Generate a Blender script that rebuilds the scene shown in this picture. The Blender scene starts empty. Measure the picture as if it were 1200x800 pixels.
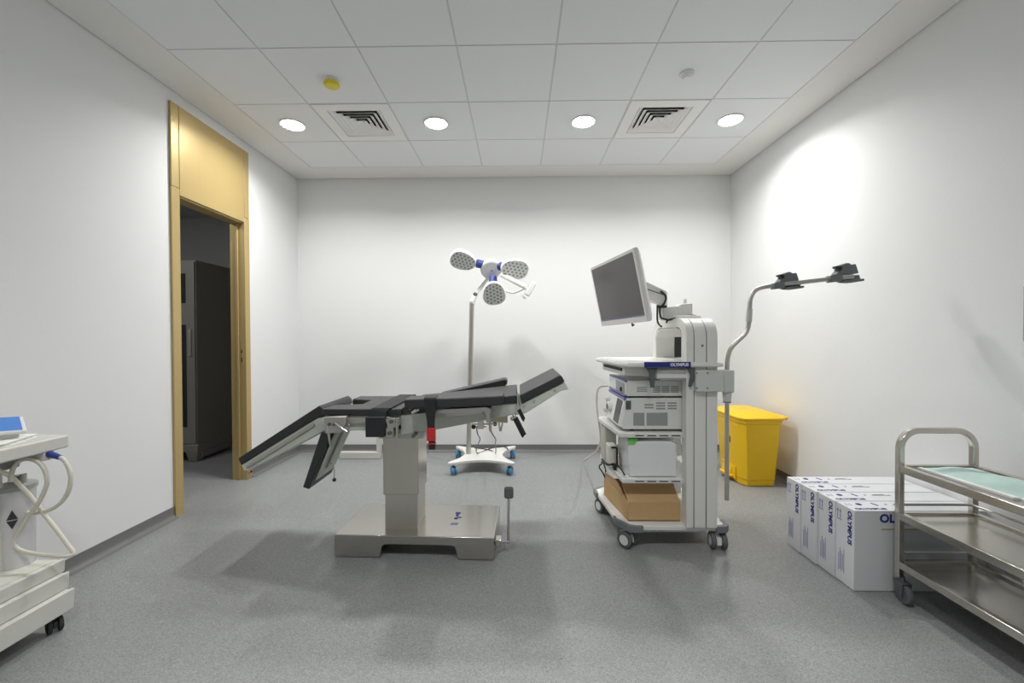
import bpy, bmesh, math, random
from mathutils import Vector, Matrix, Euler

random.seed(7)
SC = bpy.context.scene
COL = SC.collection
PI = math.pi

# ------------------------------------------------------------------ camera
F, YAW, PITCH, ROLL, CZ = 488.25, .0147, -.0124, -.0036, 1.2714


def ray(px, py):
    u, v = (px - 600) / F, (py - 400) / F
    c, s = math.cos(-ROLL), math.sin(-ROLL)
    u, v = u * c - v * s, u * s + v * c
    x, y, z = u, 1.0, -v
    c, s = math.cos(PITCH), math.sin(PITCH)
    y, z = y * c - z * s, y * s + z * c
    c, s = math.cos(YAW), math.sin(YAW)
    x, y = x * c - y * s, x * s + y * c
    return Vector((x, y, z))


def at(px, py, Y):
    """world point at depth Y that the photograph shows at px, py"""
    r = ray(px, py)
    return Vector((0, 0, CZ)) + r * (Y / r.y)


cam = bpy.data.cameras.new('camera')
cam.sensor_width = 36
cam.lens = F / 1200 * 36
cam.clip_start = .02
cam_ob = bpy.data.objects.new('camera', cam)
COL.objects.link(cam_ob)
fw = ray(600, 400)
rt = ray(600 + F, 400) - fw
up = ray(600, 400 - F) - fw
M = Matrix.Identity(4)
for i, a in enumerate((rt.normalized(), up.normalized(), -fw.normalized())):
    for k in range(3):
        M[k][i] = a[k]
M.translation = Vector((0, 0, CZ))
cam_ob.matrix_world = M
SC.camera = cam_ob

# ------------------------------------------------------------------ materials
MATS = {}


def S(r, g=None, b=None):
    """sRGB 0-255 to linear"""
    if g is None:
        g = b = r
    o = []
    for c in (r, g, b):
        c /= 255
        o.append(c / 12.92 if c < .04045 else ((c + .055) / 1.055) ** 2.4)
    return (o[0], o[1], o[2], 1)


def mat(name, col, rough=.5, metal=0, bump=0, bscale=60, var=0, vscale=8, stretch=None,
        trans=0, emit=0, coat=0, alpha=1, spec=.5):
    m = bpy.data.materials.new(name)
    m.use_nodes = True
    nt = m.node_tree
    b = nt.nodes['Principled BSDF']
    b.inputs['Base Color'].default_value = col
    b.inputs['Roughness'].default_value = rough
    b.inputs['Metallic'].default_value = metal
    b.inputs['Specular IOR Level'].default_value = spec
    if trans:
        b.inputs['Transmission Weight'].default_value = trans
    if coat:
        b.inputs['Coat Weight'].default_value = coat
    if alpha < 1:
        b.inputs['Alpha'].default_value = alpha
    if emit:
        b.inputs['Emission Color'].default_value = col
        b.inputs['Emission Strength'].default_value = emit
    if bump or var:
        tc = nt.nodes.new('ShaderNodeTexCoord')
        src = tc.outputs['Object']
        if stretch:
            mp = nt.nodes.new('ShaderNodeMapping')
            mp.inputs['Scale'].default_value = stretch
            nt.links.new(src, mp.inputs['Vector'])
            src = mp.outputs['Vector']
    if var:
        n = nt.nodes.new('ShaderNodeTexNoise')
        n.inputs['Scale'].default_value = vscale
        n.inputs['Detail'].default_value = 4
        nt.links.new(src, n.inputs['Vector'])
        mx = nt.nodes.new('ShaderNodeMix')
        mx.data_type = 'RGBA'
        mx.inputs[6].default_value = tuple(c * (1 - var) for c in col[:3]) + (1,)
        mx.inputs[7].default_value = tuple(min(1, c * (1 + var)) for c in col[:3]) + (1,)
        nt.links.new(n.outputs['Fac'], mx.inputs[0])
        nt.links.new(mx.outputs[2], b.inputs['Base Color'])
    if bump:
        n = nt.nodes.new('ShaderNodeTexNoise')
        n.inputs['Scale'].default_value = bscale
        n.inputs['Detail'].default_value = 3
        nt.links.new(src, n.inputs['Vector'])
        bp = nt.nodes.new('ShaderNodeBump')
        bp.inputs['Strength'].default_value = bump
        bp.inputs['Distance'].default_value = .01
        nt.links.new(n.outputs['Fac'], bp.inputs['Height'])
        nt.links.new(bp.outputs['Normal'], b.inputs['Normal'])
    MATS[name] = m
    return m


mat('wall_paint', S(228, 229, 229), .65, bump=.05, bscale=40, var=.01, vscale=2)
mat('ceiling_board', S(230, 229, 226), .7)
mat('ceiling_tile', S(233, 235, 237), .75, bump=.06, bscale=250)
mat('grid_bar', S(208, 208, 208), .5)
mat('cove_grey', S(112, 112, 112), .45, var=.05, vscale=90)
mat('outer_wall', S(190, 190, 188), .7, var=.02)
mat('gold_laminate', S(190, 167, 114), .40, metal=.35, bump=.05, bscale=30, stretch=(8, 8, .4), var=.04, vscale=12)
mat('dark', S(14, 14, 15), .6)
mat('white_plastic', S(226, 226, 222), .38, bump=.02, bscale=120)
mat('white_metal', S(222, 222, 218), .35, var=.01)
mat('cream_metal', S(214, 213, 203), .42, var=.015)
mat('cart_white', S(220, 220, 216), .4, bump=.02, bscale=120)
mat('cart_grey', S(198, 199, 196), .42)
mat('stand_paint', S(200, 200, 192), .45)
mat('groove', S(84, 86, 88), .6)
mat('bumper_grey', S(116, 120, 124), .55)
mat('clip_grey', S(88, 91, 93), .5)
mat('hook_grey', S(112, 117, 121), .45)
mat('rubber', S(44, 45, 47), .7)
mat('tyre_grey', S(92, 94, 96), .6)
mat('black_vinyl', S(46, 46, 49), .46, bump=.10, bscale=220)
mat('black_strap', S(36, 37, 40), .75, bump=.25, bscale=400)
mat('black_plastic', S(28, 28, 30), .42)
mat('red_plastic', S(196, 40, 40), .4)
mat('table_paint', S(198, 203, 193), .42, metal=.05, var=.02)
mat('steel_satin', S(190, 188, 182), .38, metal=.9, bump=.03, bscale=80, stretch=(1, 1, 14))
mat('steel', S(206, 202, 194), .2, metal=1, bump=.03, bscale=60, stretch=(1, 1, 24), var=.03)
mat('steel_brushed', S(198, 195, 189), .2, metal=1, var=.03, vscale=3, stretch=(1, 6, 6))
mat('chrome', S(215, 215, 215), .12, metal=1)
mat('column_steel', S(204, 199, 190), .28, metal=1, var=.03, vscale=3, stretch=(6, 6, 1))
mat('lamp_grey', S(236, 238, 235), .45)
mat('lens_dark', S(150, 152, 150), .35)
mat('lamp_blue', S(46, 62, 142), .45)
mat('caster_blue', S(84, 140, 178), .45, var=.08, vscale=30)
mat('screen_glass', S(92, 90, 90), .22, spec=.5)
mat('violet_trim', S(120, 116, 170), .4)
mat('label_blue', S(32, 42, 120), .4)
mat('label_white', S(235, 235, 235), .4)
mat('panel_dark', S(52, 54, 56), .3)
mat('panel_grey', S(150, 152, 152), .45)
mat('vent_grey', S(150, 152, 152), .6)
mat('wrap_plastic', S(226, 228, 230), .25, bump=.25, bscale=14, spec=.6)
mat('green_label', S(112, 196, 92), .45)
mat('device_grey', S(186, 186, 176), .45)
mat('kraft', S(192, 158, 114), .8, bump=.05, bscale=90, var=.05, vscale=20)
mat('kraft_dark', S(150, 116, 78), .85)
mat('yellow_plastic', S(238, 192, 14), .4, bump=.03, bscale=140)
mat('yellow_cap', S(224, 205, 30), .45)
mat('carton_white', S(222, 223, 226), .55, bump=.02, bscale=60)
mat('ink_blue', S(40, 44, 130), .6)
mat('ink_soft', S(126, 128, 172), .7)
mat('ink_grey', S(120, 122, 128), .7)
mat('beige_block', S(208, 198, 174), .6)
mat('ink_gold', S(188, 178, 130), .6)
mat('paper_green', S(192, 218, 213), .8, bump=.2, bscale=25)
mat('paper_white', S(242, 243, 241), .75)
mat('cream_plastic', S(206, 206, 200), .42)
mat('hose', S(230, 226, 212), .4, trans=.15)
mat('canister', S(232, 232, 236), .2, trans=.25)
mat('canister_lid', S(160, 162, 160), .5)
mat('tablet_blue', S(62, 130, 214), .3, var=.12, vscale=9)
mat('dispenser_grey', S(168, 164, 158), .45, metal=.5)
mat('cabinet_grey', S(150, 147, 140), .4, metal=.5)
mat('cabinet_glass', S(40, 42, 44), .12)
mat('louvre', S(236, 236, 234), .45)

# speckled vinyl floor
m = mat('vinyl_floor', S(140, 140, 141), .42)
nt = m.node_tree
b = nt.nodes['Principled BSDF']
tc = nt.nodes.new('ShaderNodeTexCoord')
vo = nt.nodes.new('ShaderNodeTexVoronoi')
vo.inputs['Scale'].default_value = 260
nt.links.new(tc.outputs['Object'], vo.inputs['Vector'])
cr = nt.nodes.new('ShaderNodeValToRGB')
cr.color_ramp.elements[0].position = .0
cr.color_ramp.elements[0].color = S(124, 126, 127)
cr.color_ramp.elements[1].position = 1.0
cr.color_ramp.elements[1].color = S(164, 166, 167)
for pos, c in ((.25, S(142, 144, 144)), (.7, S(151, 153, 153))):
    e = cr.color_ramp.elements.new(pos)
    e.color = c
sep = nt.nodes.new('ShaderNodeSeparateColor')
nt.links.new(vo.outputs['Color'], sep.inputs[0])
nt.links.new(sep.outputs[0], cr.inputs[0])
nz = nt.nodes.new('ShaderNodeTexNoise')
nz.inputs['Scale'].default_value = 1.3
nz.inputs['Detail'].default_value = 5
nt.links.new(tc.outputs['Object'], nz.inputs['Vector'])
mx = nt.nodes.new('ShaderNodeMix')
mx.data_type = 'RGBA'
mx.blend_type = 'MULTIPLY'
mx.inputs[0].default_value = .25
nt.links.new(cr.outputs[0], mx.inputs[6])
nt.links.new(nz.outputs['Fac'], mx.inputs[7])
nt.links.new(mx.outputs[2], b.inputs['Base Color'])
rr = nt.nodes.new('ShaderNodeMapRange')
rr.inputs[3].default_value = .34
rr.inputs[4].default_value = .55
nt.links.new(nz.outputs['Fac'], rr.inputs[0])
nt.links.new(rr.outputs[0], b.inputs['Roughness'])

# downlight emitter
EMIT = 45.0
m = bpy.data.materials.new('lamp_light')
m.use_nodes = True
nt = m.node_tree
b = nt.nodes['Principled BSDF']
b.inputs['Base Color'].default_value = (.9, .9, .9, 1)
b.inputs['Emission Color'].default_value = (1, .99, .97, 1)
b.inputs['Emission Strength'].default_value = EMIT
MATS['lamp_light'] = m


# ------------------------------------------------------------------ mesh builder
class MB:
    def __init__(self):
        self.bm = bmesh.new()

    def box(self, x0, x1, y0, y1, z0, z1, mtx=None):
        vs = [self.bm.verts.new((x, y, z)) for z in (z0, z1) for y in (y0, y1) for x in (x0, x1)]
        for f in ((0, 2, 3, 1), (4, 5, 7, 6), (0, 1, 5, 4), (2, 6, 7, 3), (0, 4, 6, 2), (1, 3, 7, 5)):
            self.bm.faces.new([vs[i] for i in f])
        if mtx is not None:
            for v in vs:
                v.co = mtx @ v.co
        return self

    def hull8(self, bottom, top):
        """solid between two closed loops of equal length"""
        a = [self.bm.verts.new(p) for p in bottom]
        c = [self.bm.verts.new(p) for p in top]
        n = len(a)
        self.bm.faces.new(list(reversed(a)))
        self.bm.faces.new(c)
        for i in range(n):
            j = (i + 1) % n
            self.bm.faces.new((a[i], a[j], c[j], c[i]))
        return self

    def loft(self, loops, cap=True):
        rs = [[self.bm.verts.new(p) for p in L] for L in loops]
        n = len(rs[0])
        for a, c in zip(rs, rs[1:]):
            for i in range(n):
                j = (i + 1) % n
                self.bm.faces.new((a[i], a[j], c[j], c[i]))
        if cap:
            self.bm.faces.new(list(reversed(rs[0])))
            self.bm.faces.new(rs[-1])
        return self

    def pry(self, pts, y0, y1):
        """outline in X,Z extruded along Y"""
        return self.hull8([(x, y0, z) for x, z in pts], [(x, y1, z) for x, z in pts])

    def ppx(self, pts, Y, y0, y1):
        q = [at(px, py, Y) for px, py in pts]
        return self.pry([(p.x, p.z) for p in q], y0, y1)

    def prz(self, pts, z0, z1):
        return self.hull8([(x, y, z0) for x, y in pts], [(x, y, z1) for x, y in pts])

    def prx(self, pts, x0, x1):
        return self.hull8([(x0, y, z) for y, z in pts], [(x1, y, z) for y, z in pts])

    def cyl(self, p0, p1, r, r1=None, n=20):
        p0, p1 = Vector(p0), Vector(p1)
        if r1 is None:
            r1 = r
        d = (p1 - p0).normalized()
        a = d.orthogonal().normalized()
        c = d.cross(a)
        L = []
        for p, q in ((p0, r), (p1, r1)):
            L.append([p + (a * math.cos(t) + c * math.sin(t)) * q for t in (2 * PI * i / n for i in range(n))])
        return self.loft(L)

    def tube(self, pts, r, n=10, smooth=4, flat=1.0):
        pts = [Vector(p) for p in pts]
        if smooth and len(pts) > 2:
            q = []
            for i in range(len(pts) - 1):
                a, b_, c, d = pts[max(i - 1, 0)], pts[i], pts[i + 1], pts[min(i + 2, len(pts) - 1)]
                for k in range(smooth):
                    t = k / smooth
                    q.append(.5 * ((2 * b_) + (c - a) * t + (2 * a - 5 * b_ + 4 * c - d) * t * t + (3 * b_ - a - 3 * c + d) * t ** 3))
            q.append(pts[-1])
            pts = q
        d = (pts[1] - pts[0]).normalized()
        nrm = d.orthogonal().normalized()
        L = []
        for i, p in enumerate(pts):
            t = (pts[min(i + 1, len(pts) - 1)] - pts[max(i - 1, 0)]).normalized()
            nrm = (nrm - t * nrm.dot(t)).normalized()
            bn = t.cross(nrm)
            L.append([p + nrm * (r * math.cos(w)) + bn * (r * flat * math.sin(w)) for w in (2 * PI * k / n for k in range(n))])
        return self.loft(L)

    def lathe(self, prof, c, axis='Z', n=28):
        c = Vector(c)
        L = []
        for r, h in prof:
            ring = []
            for i in range(n):
                t = 2 * PI * i / n
                x, y = r * math.cos(t), r * math.sin(t)
                if axis == 'Z':
                    ring.append(c + Vector((x, y, h)))
                elif axis == 'Y':
                    ring.append(c + Vector((x, h, y)))
                else:
                    ring.append(c + Vector((h, x, y)))
            L.append(ring)
        return self.loft(L)

    def ball(self, c, r, n=12):
        prof = [(max(r * math.sin(PI * k / n), 1e-4), -r * math.cos(PI * k / n)) for k in range(n + 1)]
        return self.lathe(prof, c, n=16)

    def merge(self, me, mtx):
        k = len(self.bm.verts)
        self.bm.from_mesh(me)
        self.bm.verts.ensure_lookup_table()
        for v in self.bm.verts[k:]:
            v.co = mtx @ v.co
        return self

    def build(self, name, material, parent=None, bevel=0, seg=2, label=None, smooth=True, kind=None, angle=38, subsurf=0):
        bm = self.bm
        bmesh.ops.recalc_face_normals(bm, faces=bm.faces)
        if smooth:
            for f in bm.faces:
                f.smooth = True
            for e in bm.edges:
                if len(e.link_faces) == 2 and e.calc_face_angle(0) > math.radians(angle):
                    e.smooth = False
        lo = Vector((min(v.co.x for v in bm.verts), min(v.co.y for v in bm.verts), min(v.co.z for v in bm.verts)))
        hi = Vector((max(v.co.x for v in bm.verts), max(v.co.y for v in bm.verts), max(v.co.z for v in bm.verts)))
        c = (lo + hi) / 2
        if parent is None:
            c.z = lo.z
        for v in bm.verts:
            v.co -= c
        me = bpy.data.meshes.new(name)
        bm.to_mesh(me)
        bm.free()
        me.materials.append(MATS[material])
        ob = bpy.data.objects.new(name, me)
        COL.objects.link(ob)
        if parent is not None:
            ob.parent = parent
            ob.location = c - wloc(parent)
        else:
            ob.location = c
        if bevel:
            md = ob.modifiers.new('bevel', 'BEVEL')
            md.width = bevel
            md.segments = seg
            md.limit_method = 'ANGLE'
            md.angle_limit = math.radians(40)
            md.harden_normals = False
        if subsurf:
            md = ob.modifiers.new('subsurf', 'SUBSURF')
            md.levels = md.render_levels = subsurf
        if label:
            ob['label'] = label
        if kind:
            ob['kind'] = kind
        return ob


def wloc(o):
    v = Vector(o.location)
    while o.parent:
        o = o.parent
        v += Vector(o.location)
    return v


def thing(name, label, cat, loc, group=None):
    o = bpy.data.objects.new(name, None)
    o.empty_display_size = .1
    COL.objects.link(o)
    o.location = loc
    return tag(o, label, cat, group)


def tag(o, label, cat, group=None):
    o['label'] = label
    o['category'] = cat
    if group:
        o['group'] = group
    return o


def dup(root, loc, label):
    r = root.copy()
    COL.objects.link(r)
    r.location = loc
    r['label'] = label
    for ch in list(root.children):
        c = ch.copy()
        COL.objects.link(c)
        c.parent = r
        for g in list(ch.children):
            d = g.copy()
            COL.objects.link(d)
            d.parent = c
    return r


def text_mesh(s, bold=.0):
    cu = bpy.data.curves.new('t', 'FONT')
    cu.body = s
    cu.extrude = .004
    cu.offset = bold
    cu.resolution_u = 3
    ob = bpy.data.objects.new('t', cu)
    COL.objects.link(ob)
    dg = bpy.context.evaluated_depsgraph_get()
    me = bpy.data.meshes.new_from_object(ob.evaluated_get(dg))
    bpy.data.objects.remove(ob)
    xs = [v.co.x for v in me.vertices]
    ys = [v.co.y for v in me.vertices]
    x0, y0, w, h = min(xs), min(ys), max(xs) - min(xs), max(ys) - min(ys)
    for v in me.vertices:
        v.co.x = (v.co.x - x0) / w
        v.co.y = (v.co.y - y0) / h
        v.co.z = v.co.z / .004 * .5
    return me


def put_text(mb, me, origin, xd, yd, w, h, t=.0012):
    """unit text mesh placed with its lower left corner at origin"""
    xd, yd = Vector(xd).normalized(), Vector(yd).normalized()
    zd = xd.cross(yd)
    T = Matrix.Identity(4)
    for k in range(3):
        T[k][0] = xd[k] * w
        T[k][1] = yd[k] * h
        T[k][2] = zd[k] * t
        T[k][3] = origin[k]
    mb.merge(me, T)


# ------------------------------------------------------------------ room
WL, WR, WB, WF, H = -2.4376, 2.3208, 4.5877, -1.6, 3.0132
OX = -2.545      # outer side of the left wall
DY0, DY1, DZ = 2.962, 3.672, 2.29

mb = MB()
mb.box(-5.2, WR + .1, WF - .1, 5.4, -.1, 0)
mb.build('floor', 'vinyl_floor', kind='structure', smooth=False)
mb = MB()
mb.box(OX, WL, WF, DY0, 0, H + .2).box(OX, WL, DY1, WB, 0, H + .2).box(OX, WL, DY0, DY1, DZ, H + .2)
mb.build('wall_left', 'wall_paint', kind='structure', smooth=False)
MB().box(WR, WR + .1, WF, WB, 0, H + .2).build('wall_right', 'wall_paint', kind='structure', smooth=False)
MB().box(OX, WR + .1, WB, WB + .1, 0, H + .2).build('wall_back', 'wall_paint', kind='structure', smooth=False)
MB().box(OX, WR + .1, WF - .1, WF, 0, H + .2).build('wall_front', 'wall_paint', kind='structure', smooth=False)
# room beyond the doorway
MB().box(-5.2, -5.1, 1.6, 5.4, 0, 2.9).build('wall_outer_left', 'outer_wall', kind='structure', smooth=False)
MB().box(-5.2, OX, 5.3, 5.4, 0, 2.9).build('wall_outer_back', 'outer_wall', kind='structure', smooth=False)
MB().box(-5.2, OX, 1.5, 1.6, 0, 2.9).build('wall_outer_front', 'outer_wall', kind='structure', smooth=False)
MB().box(-5.2, OX, 1.5, 5.4, 2.8, 2.9).build('ceiling_outer', 'outer_wall', kind='structure', smooth=False)

# ceiling: plaster border with a shadow gap along the walls, tile grid inside it
GL, GR, GB, GF = -2.1234, 2.0056, 4.2799, -1.3
gap = .008
mb = MB()
z0, z1 = H, H + .03
mb.box(WL + gap, GL, WF, WB - gap, z0, z1).box(GR, WR - gap, WF, WB - gap, z0, z1)
mb.box(GL, GR, GB, WB - gap, z0, z1).box(GL, GR, WF, GF, z0, z1)
mb.box(WL - .02, WR + .02, WF - .02, WB + .02, z1 + .12, z1 + .16)
mb.box(WL, GL, WF, WB, z1, z1 + .02).box(GR, WR, WF, WB, z1, z1 + .02).box(GL, GR, GB, WB, z1, z1 + .02)
ceil = mb.build('ceiling', 'ceiling_board', kind='structure', smooth=False)
xs = [GL] + [-1.5633 + .6 * i for i in range(6)] + [GR]
ys = [GB] + [3.7129 - .6 * j for j in range(9)]
ys = [y for y in ys if y > GF] + [GF]
VENTS = [(1, 1), (5, 1)]
g = .0055
mb = MB()
for i in range(len(xs) - 1):
    for j in range(len(ys) - 1):
        if (i, j) in VENTS:
            continue
        mb.box(xs[i] + g, xs[i + 1] - g, ys[j + 1] + g, ys[j] - g, H + .001, H + .014)
mb.build('ceiling_tile', 'ceiling_tile', ceil, smooth=False)
mb = MB()
for x in xs:
    mb.box(x - .011, x + .011, GF, GB, H + .004, H + .03)
for y in ys:
    for i in range(len(xs) - 1):
        mb.box(xs[i] + .011, xs[i + 1] - .011, y - .011, y + .011, H + .004, H + .03)
mb.build('ceiling_grid', 'grid_bar', ceil, smooth=False)

# coved vinyl skirting
prof = [(0, .078), (.006, .078), (.006, .03), (.010, .018), (.018, .009), (.03, .003), (.045, .0005), (0, .0005)]


def cove(name, segs):
    mb = MB()
    for p, q, nrm in segs:
        p, q, nrm = Vector(p), Vector(q), Vector(nrm)
        mb.hull8([p + nrm * a + Vector((0, 0, h)) for a, h in prof], [q + nrm * a + Vector((0, 0, h)) for a, h in prof])
    mb.build(name, 'cove_grey', kind='structure')


cove('baseboard_left', [((WL, WF, 0), (WL, 2.892, 0), (1, 0, 0)), ((WL, 3.738, 0), (WL, WB, 0), (1, 0, 0))])
cove('baseboard_right', [((WR, WF, 0), (WR, WB, 0), (-1, 0, 0))])
cove('baseboard_back', [((WL, WB, 0), (WR, WB, 0), (0, -1, 0))])

# gold door surround
FX = WL + .016
door = MB()
door.box(OX - .01, FX, 2.894, DY0 + .002, 0, 2.335).box(OX - .01, FX, DY1 - .002, 3.736, 0, 2.335)
door.box(OX - .01, WL - .001, DY0, DY1, DZ - .012, DZ + .004)
door = door.build('door_1', 'gold_laminate', kind='structure', bevel=.002)
mb = MB()
mb.box(WL, FX, DY0 + .003, DY1 - .003, DZ, 2.928)
mb.build('header_panel', 'gold_laminate', door, bevel=.002)
mb = MB()
mb.box(WL, FX, 2.894, DY0 - .001, 2.338, 2.928).box(WL, FX, DY1 + .001, 3.736, 2.338, 2.928)
mb.build('side_panel', 'gold_laminate', door, bevel=.002)
mb = MB()
mb.box(WL - .062, WL - .040, DY1 - .016, DY1 - .003, 0, DZ - .013)
mb.build('door_stop', 'gold_laminate', door, bevel=.003)
mb = MB()
mb.box(WL - .028, WL - .012, DY1 - .0045, DY1 - .001, 1.02, 1.20)
mb.build('strike_plate', 'gold_laminate', door)
mb = MB()
mb.box(WL - .024, WL - .016, DY1 - .006, DY1 - .004, 1.05, 1.09).box(WL - .024, WL - .016, DY1 - .006, DY1 - .004, 1.13, 1.16)
mb.build('latch_hole', 'dark', door)
mb = MB()
mb.cyl((FX - .002, 3.706, .062), (FX + .012, 3.706, .062), .022)
mb.build('cap', 'gold_laminate', door)
mb = MB()
mb.cyl((FX + .011, 3.706, .062), (FX + .014, 3.706, .062), .013)
mb.build('cap_hole', 'dark', door)

# ------------------------------------------------------------------ downlights
LIGHTS = [(-1.843, 3.413, 'round glowing downlight at the far left, nearest the gold doorway'),
          (-.6633, 3.413, 'round glowing downlight just right of the left air diffuser'),
          (.5367, 3.413, 'round glowing downlight just left of the right air diffuser'),
          (1.7217, 3.413, 'round glowing downlight at the far right, nearest the right wall')]
NEAR = [(-.6633, .413, 'round downlight of the nearer ceiling row, on the left'), (.5367, .413, 'round downlight of the nearer ceiling row, on the right')]
first = None
for x, y, lab in LIGHTS + NEAR:
    ld = bpy.data.lights.new('downlight_beam', 'AREA')
    ld.shape = 'DISK'
    ld.size = .17
    ld.energy = 15.5 if y > 2 else 13
    ld.spread = math.radians(150 if y > 2 else 125)
    ld.color = (1, .99, .97)
    lo_ = bpy.data.objects.new('downlight_beam', ld)
    lo_.location = (x, y, H - .0065)
    COL.objects.link(lo_)
    if first is None:
        t = thing('downlight', lab, 'ceiling light', (x, y, H), 'ceiling downlights')
        mb = MB()
        mb.lathe([(.088, .002), (.098, .0), (.101, -.006), (.094, -.009), (.086, -.006), (.084, .0015)], (x, y, H), n=40)
        mb.build('trim_ring', 'white_plastic', t)
        mb = MB()
        mb.lathe([(.0001, -.0045), (.088, -.0045), (.088, -.002), (.0001, -.002)], (x, y, H), n=40)
        mb.build('diffuser', 'lamp_light', t)
        first = t
    else:
        dup(first, (x, y, H), lab)

ld = bpy.data.lights.new('far_room_fill', 'AREA')  # unseen fill light added so the cabinet beyond the doorway shows
ld.shape = 'SQUARE'
ld.size = .5
ld.energy = 14
lo_ = bpy.data.objects.new('far_room_fill', ld)
lo_.location = (-3.7, 2.7, 2.79)
COL.objects.link(lo_)

# ------------------------------------------------------------------ air diffusers
first = None
for (i, j), lab in zip(VENTS, ('square ceiling air diffuser on the left, beside the yellow capped detector',
                               'square ceiling air diffuser on the right, behind the white smoke detector')):
    cx, cy = (xs[i] + xs[i + 1]) / 2, (ys[j] + ys[j + 1]) / 2
    if first is None:
        t = thing('air_diffuser', lab, 'air vent', (cx, cy, H), 'square ceiling air diffusers')

        def sq(r, z):
            return [(cx - r, cy - r, H + z), (cx + r, cy - r, H + z), (cx + r, cy + r, H + z), (cx - r, cy + r, H + z)]
        mb = MB()
        mb.loft([sq(.205, .03), sq(.2025, -.002), sq(.215, -.005), sq(.288, -.003), sq(.292, .003), sq(.292, .03)], cap=False)
        mb.build('frame', 'louvre', t)
        mb = MB()
        mb.loft([sq(.206, .03), sq(.206, .14)], cap=False)
        mb.bm.faces.new([mb.bm.verts.new(p) for p in sq(.206, .14)])
        mb.build('duct', 'dark', t)
        for k in range(5):
            ro = .196 - k * .038
            mb = MB()
            mb.loft([sq(ro - .036, .024), sq(ro, -.001), sq(ro + .003, -.001), sq(ro - .032, .026)], cap=False)
            if k == 4:
                mb.bm.faces.new([mb.bm.verts.new(p) for p in sq(ro - .036, .024)])
            mb.build('louvre', 'louvre', t)
        first = t
    else:
        dup(first, (cx, cy, H), lab)

# ------------------------------------------------------------------ ceiling detectors
p = Vector((-1.262, 2.836, H))
t = thing('smoke_detector', 'smoke detector on the ceiling under a yellow dust cap', 'smoke detector', p)
mb = MB()
mb.lathe([(.001, .001), (.056, .001), (.056, -.010), (.048, -.016), (.001, -.016)], p)
mb.build('base', 'white_plastic', t)
mb = MB()
mb.lathe([(.001, -.015), (.047, -.015), (.050, -.020), (.050, -.032), (.044, -.040), (.001, -.042)], p)
mb.build('dust_cap', 'yellow_cap', t, label='yellow dust cap')
p = Vector((1.128, 2.807, H))
t = thing('smoke_detector', 'small white uncapped smoke detector on the ceiling to the right', 'smoke detector', p)
mb = MB()
mb.lathe([(.001, .001), (.048, .001), (.048, -.010), (.040, -.016), (.001, -.016)], p)
mb.build('base', 'white_plastic', t)
mb = MB()
mb.lathe([(.001, -.015), (.036, -.015), (.036, -.024), (.030, -.026), (.030, -.032), (.024, -.038), (.001, -.040)], p)
mb.build('sensor_head', 'louvre', t)

# ------------------------------------------------------------------ wall dispenser
t = thing('mounted_dispenser', 'grey wall-mounted dispenser cut by the right edge of the picture', 'dispenser', (WR, 1.72, 1.235))
mb = MB()
mb.box(WR - .105, WR - .018, 1.63, 1.872, 1.232, 1.497)
mb.build('cover', 'dispenser_grey', t, bevel=.018, seg=3)
mb = MB()
mb.box(WR - .02, WR, 1.65, 1.852, 1.245, 1.485)
mb.build('back_plate', 'dispenser_grey', t)


# ------------------------------------------------------------------ casters
def caster(parent, x, y, top, r, w, wheelmat, forkmat, ang=0, twin=True, name='caster'):
    R = Matrix.Translation((x, y, 0)) @ Matrix.Rotation(ang, 4, 'Z')
    off = .018 if r > .03 else .010      # trail of the wheel axle
    mb = MB()
    mb.cyl((x, y, r * 1.55), (x, y, top + .002), r * .28, n=14)
    if twin:
        mb.hull8([R @ Vector(q) for q in ((-off - r * .75, -w * .22, r * .7), (r * .55, -w * .22, r * .7), (r * .55, w * .22, r * .7), (-off - r * .75, w * .22, r * .7))],
                 [R @ Vector(q) for q in ((-off - r * .55, -w * .22, r * 1.55), (r * .5, -w * .22, r * 1.75), (r * .5, w * .22, r * 1.75), (-off - r * .55, w * .22, r * 1.55))])
    else:
        mb.box(-off - r * .3, r * .5, -w * .8, w * .8, r * 2.08, r * 2.2, R)
        for s in (-1, 1):
            mb.hull8([R @ Vector(q) for q in ((-off - r * .25, s * w * .62, r * .8), (-off + r * .25, s * w * .62, r * .8), (-off + r * .25, s * w * .8, r * .8), (-off - r * .25, s * w * .8, r * .8))],
                     [R @ Vector(q) for q in ((-off - r * .3, s * w * .62, r * 2.1), (r * .5, s * w * .62, r * 2.1), (r * .5, s * w * .8, r * 2.1), (-off - r * .3, s * w * .8, r * 2.1))])
        c = R @ Vector((-off, 0, r))
        d = (R.to_3x3() @ Vector((0, 1, 0))) * (w * .85)
        mb.cyl(c - d, c + d, r * .14, n=10)
    fork = mb.build(name, forkmat, parent, bevel=.002)
    for s in ((-1, 1) if twin else (0,)):
        hw = w * .24 if twin else w * .5
        c = R @ Vector((-off, s * w * .5 if twin else 0, r + .001))
        d = R.to_3x3() @ Vector((0, 1, 0))
        mb = MB()
        L = []
        a = d.orthogonal().normalized()
        e = d.cross(a)
        for q, h in ((r * .3, -hw * .7), (r * .78, -hw), (r * .95, -hw * .8), (r, -hw * .3), (r, hw * .3), (r * .95, hw * .8), (r * .78, hw), (r * .3, hw * .7)):
            L.append([c + d * h + (a * math.cos(k) + e * math.sin(k)) * q for k in (2 * PI * i / 24 for i in range(24))])
        mb.loft(L)
        mb.build('wheel', wheelmat, fork)
        mb = MB()
        mb.cyl(c - d * (hw * .92), c + d * (hw * .92), r * .62, n=20)
        mb.build('wheel_hub', forkmat, fork)
    return fork


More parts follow.
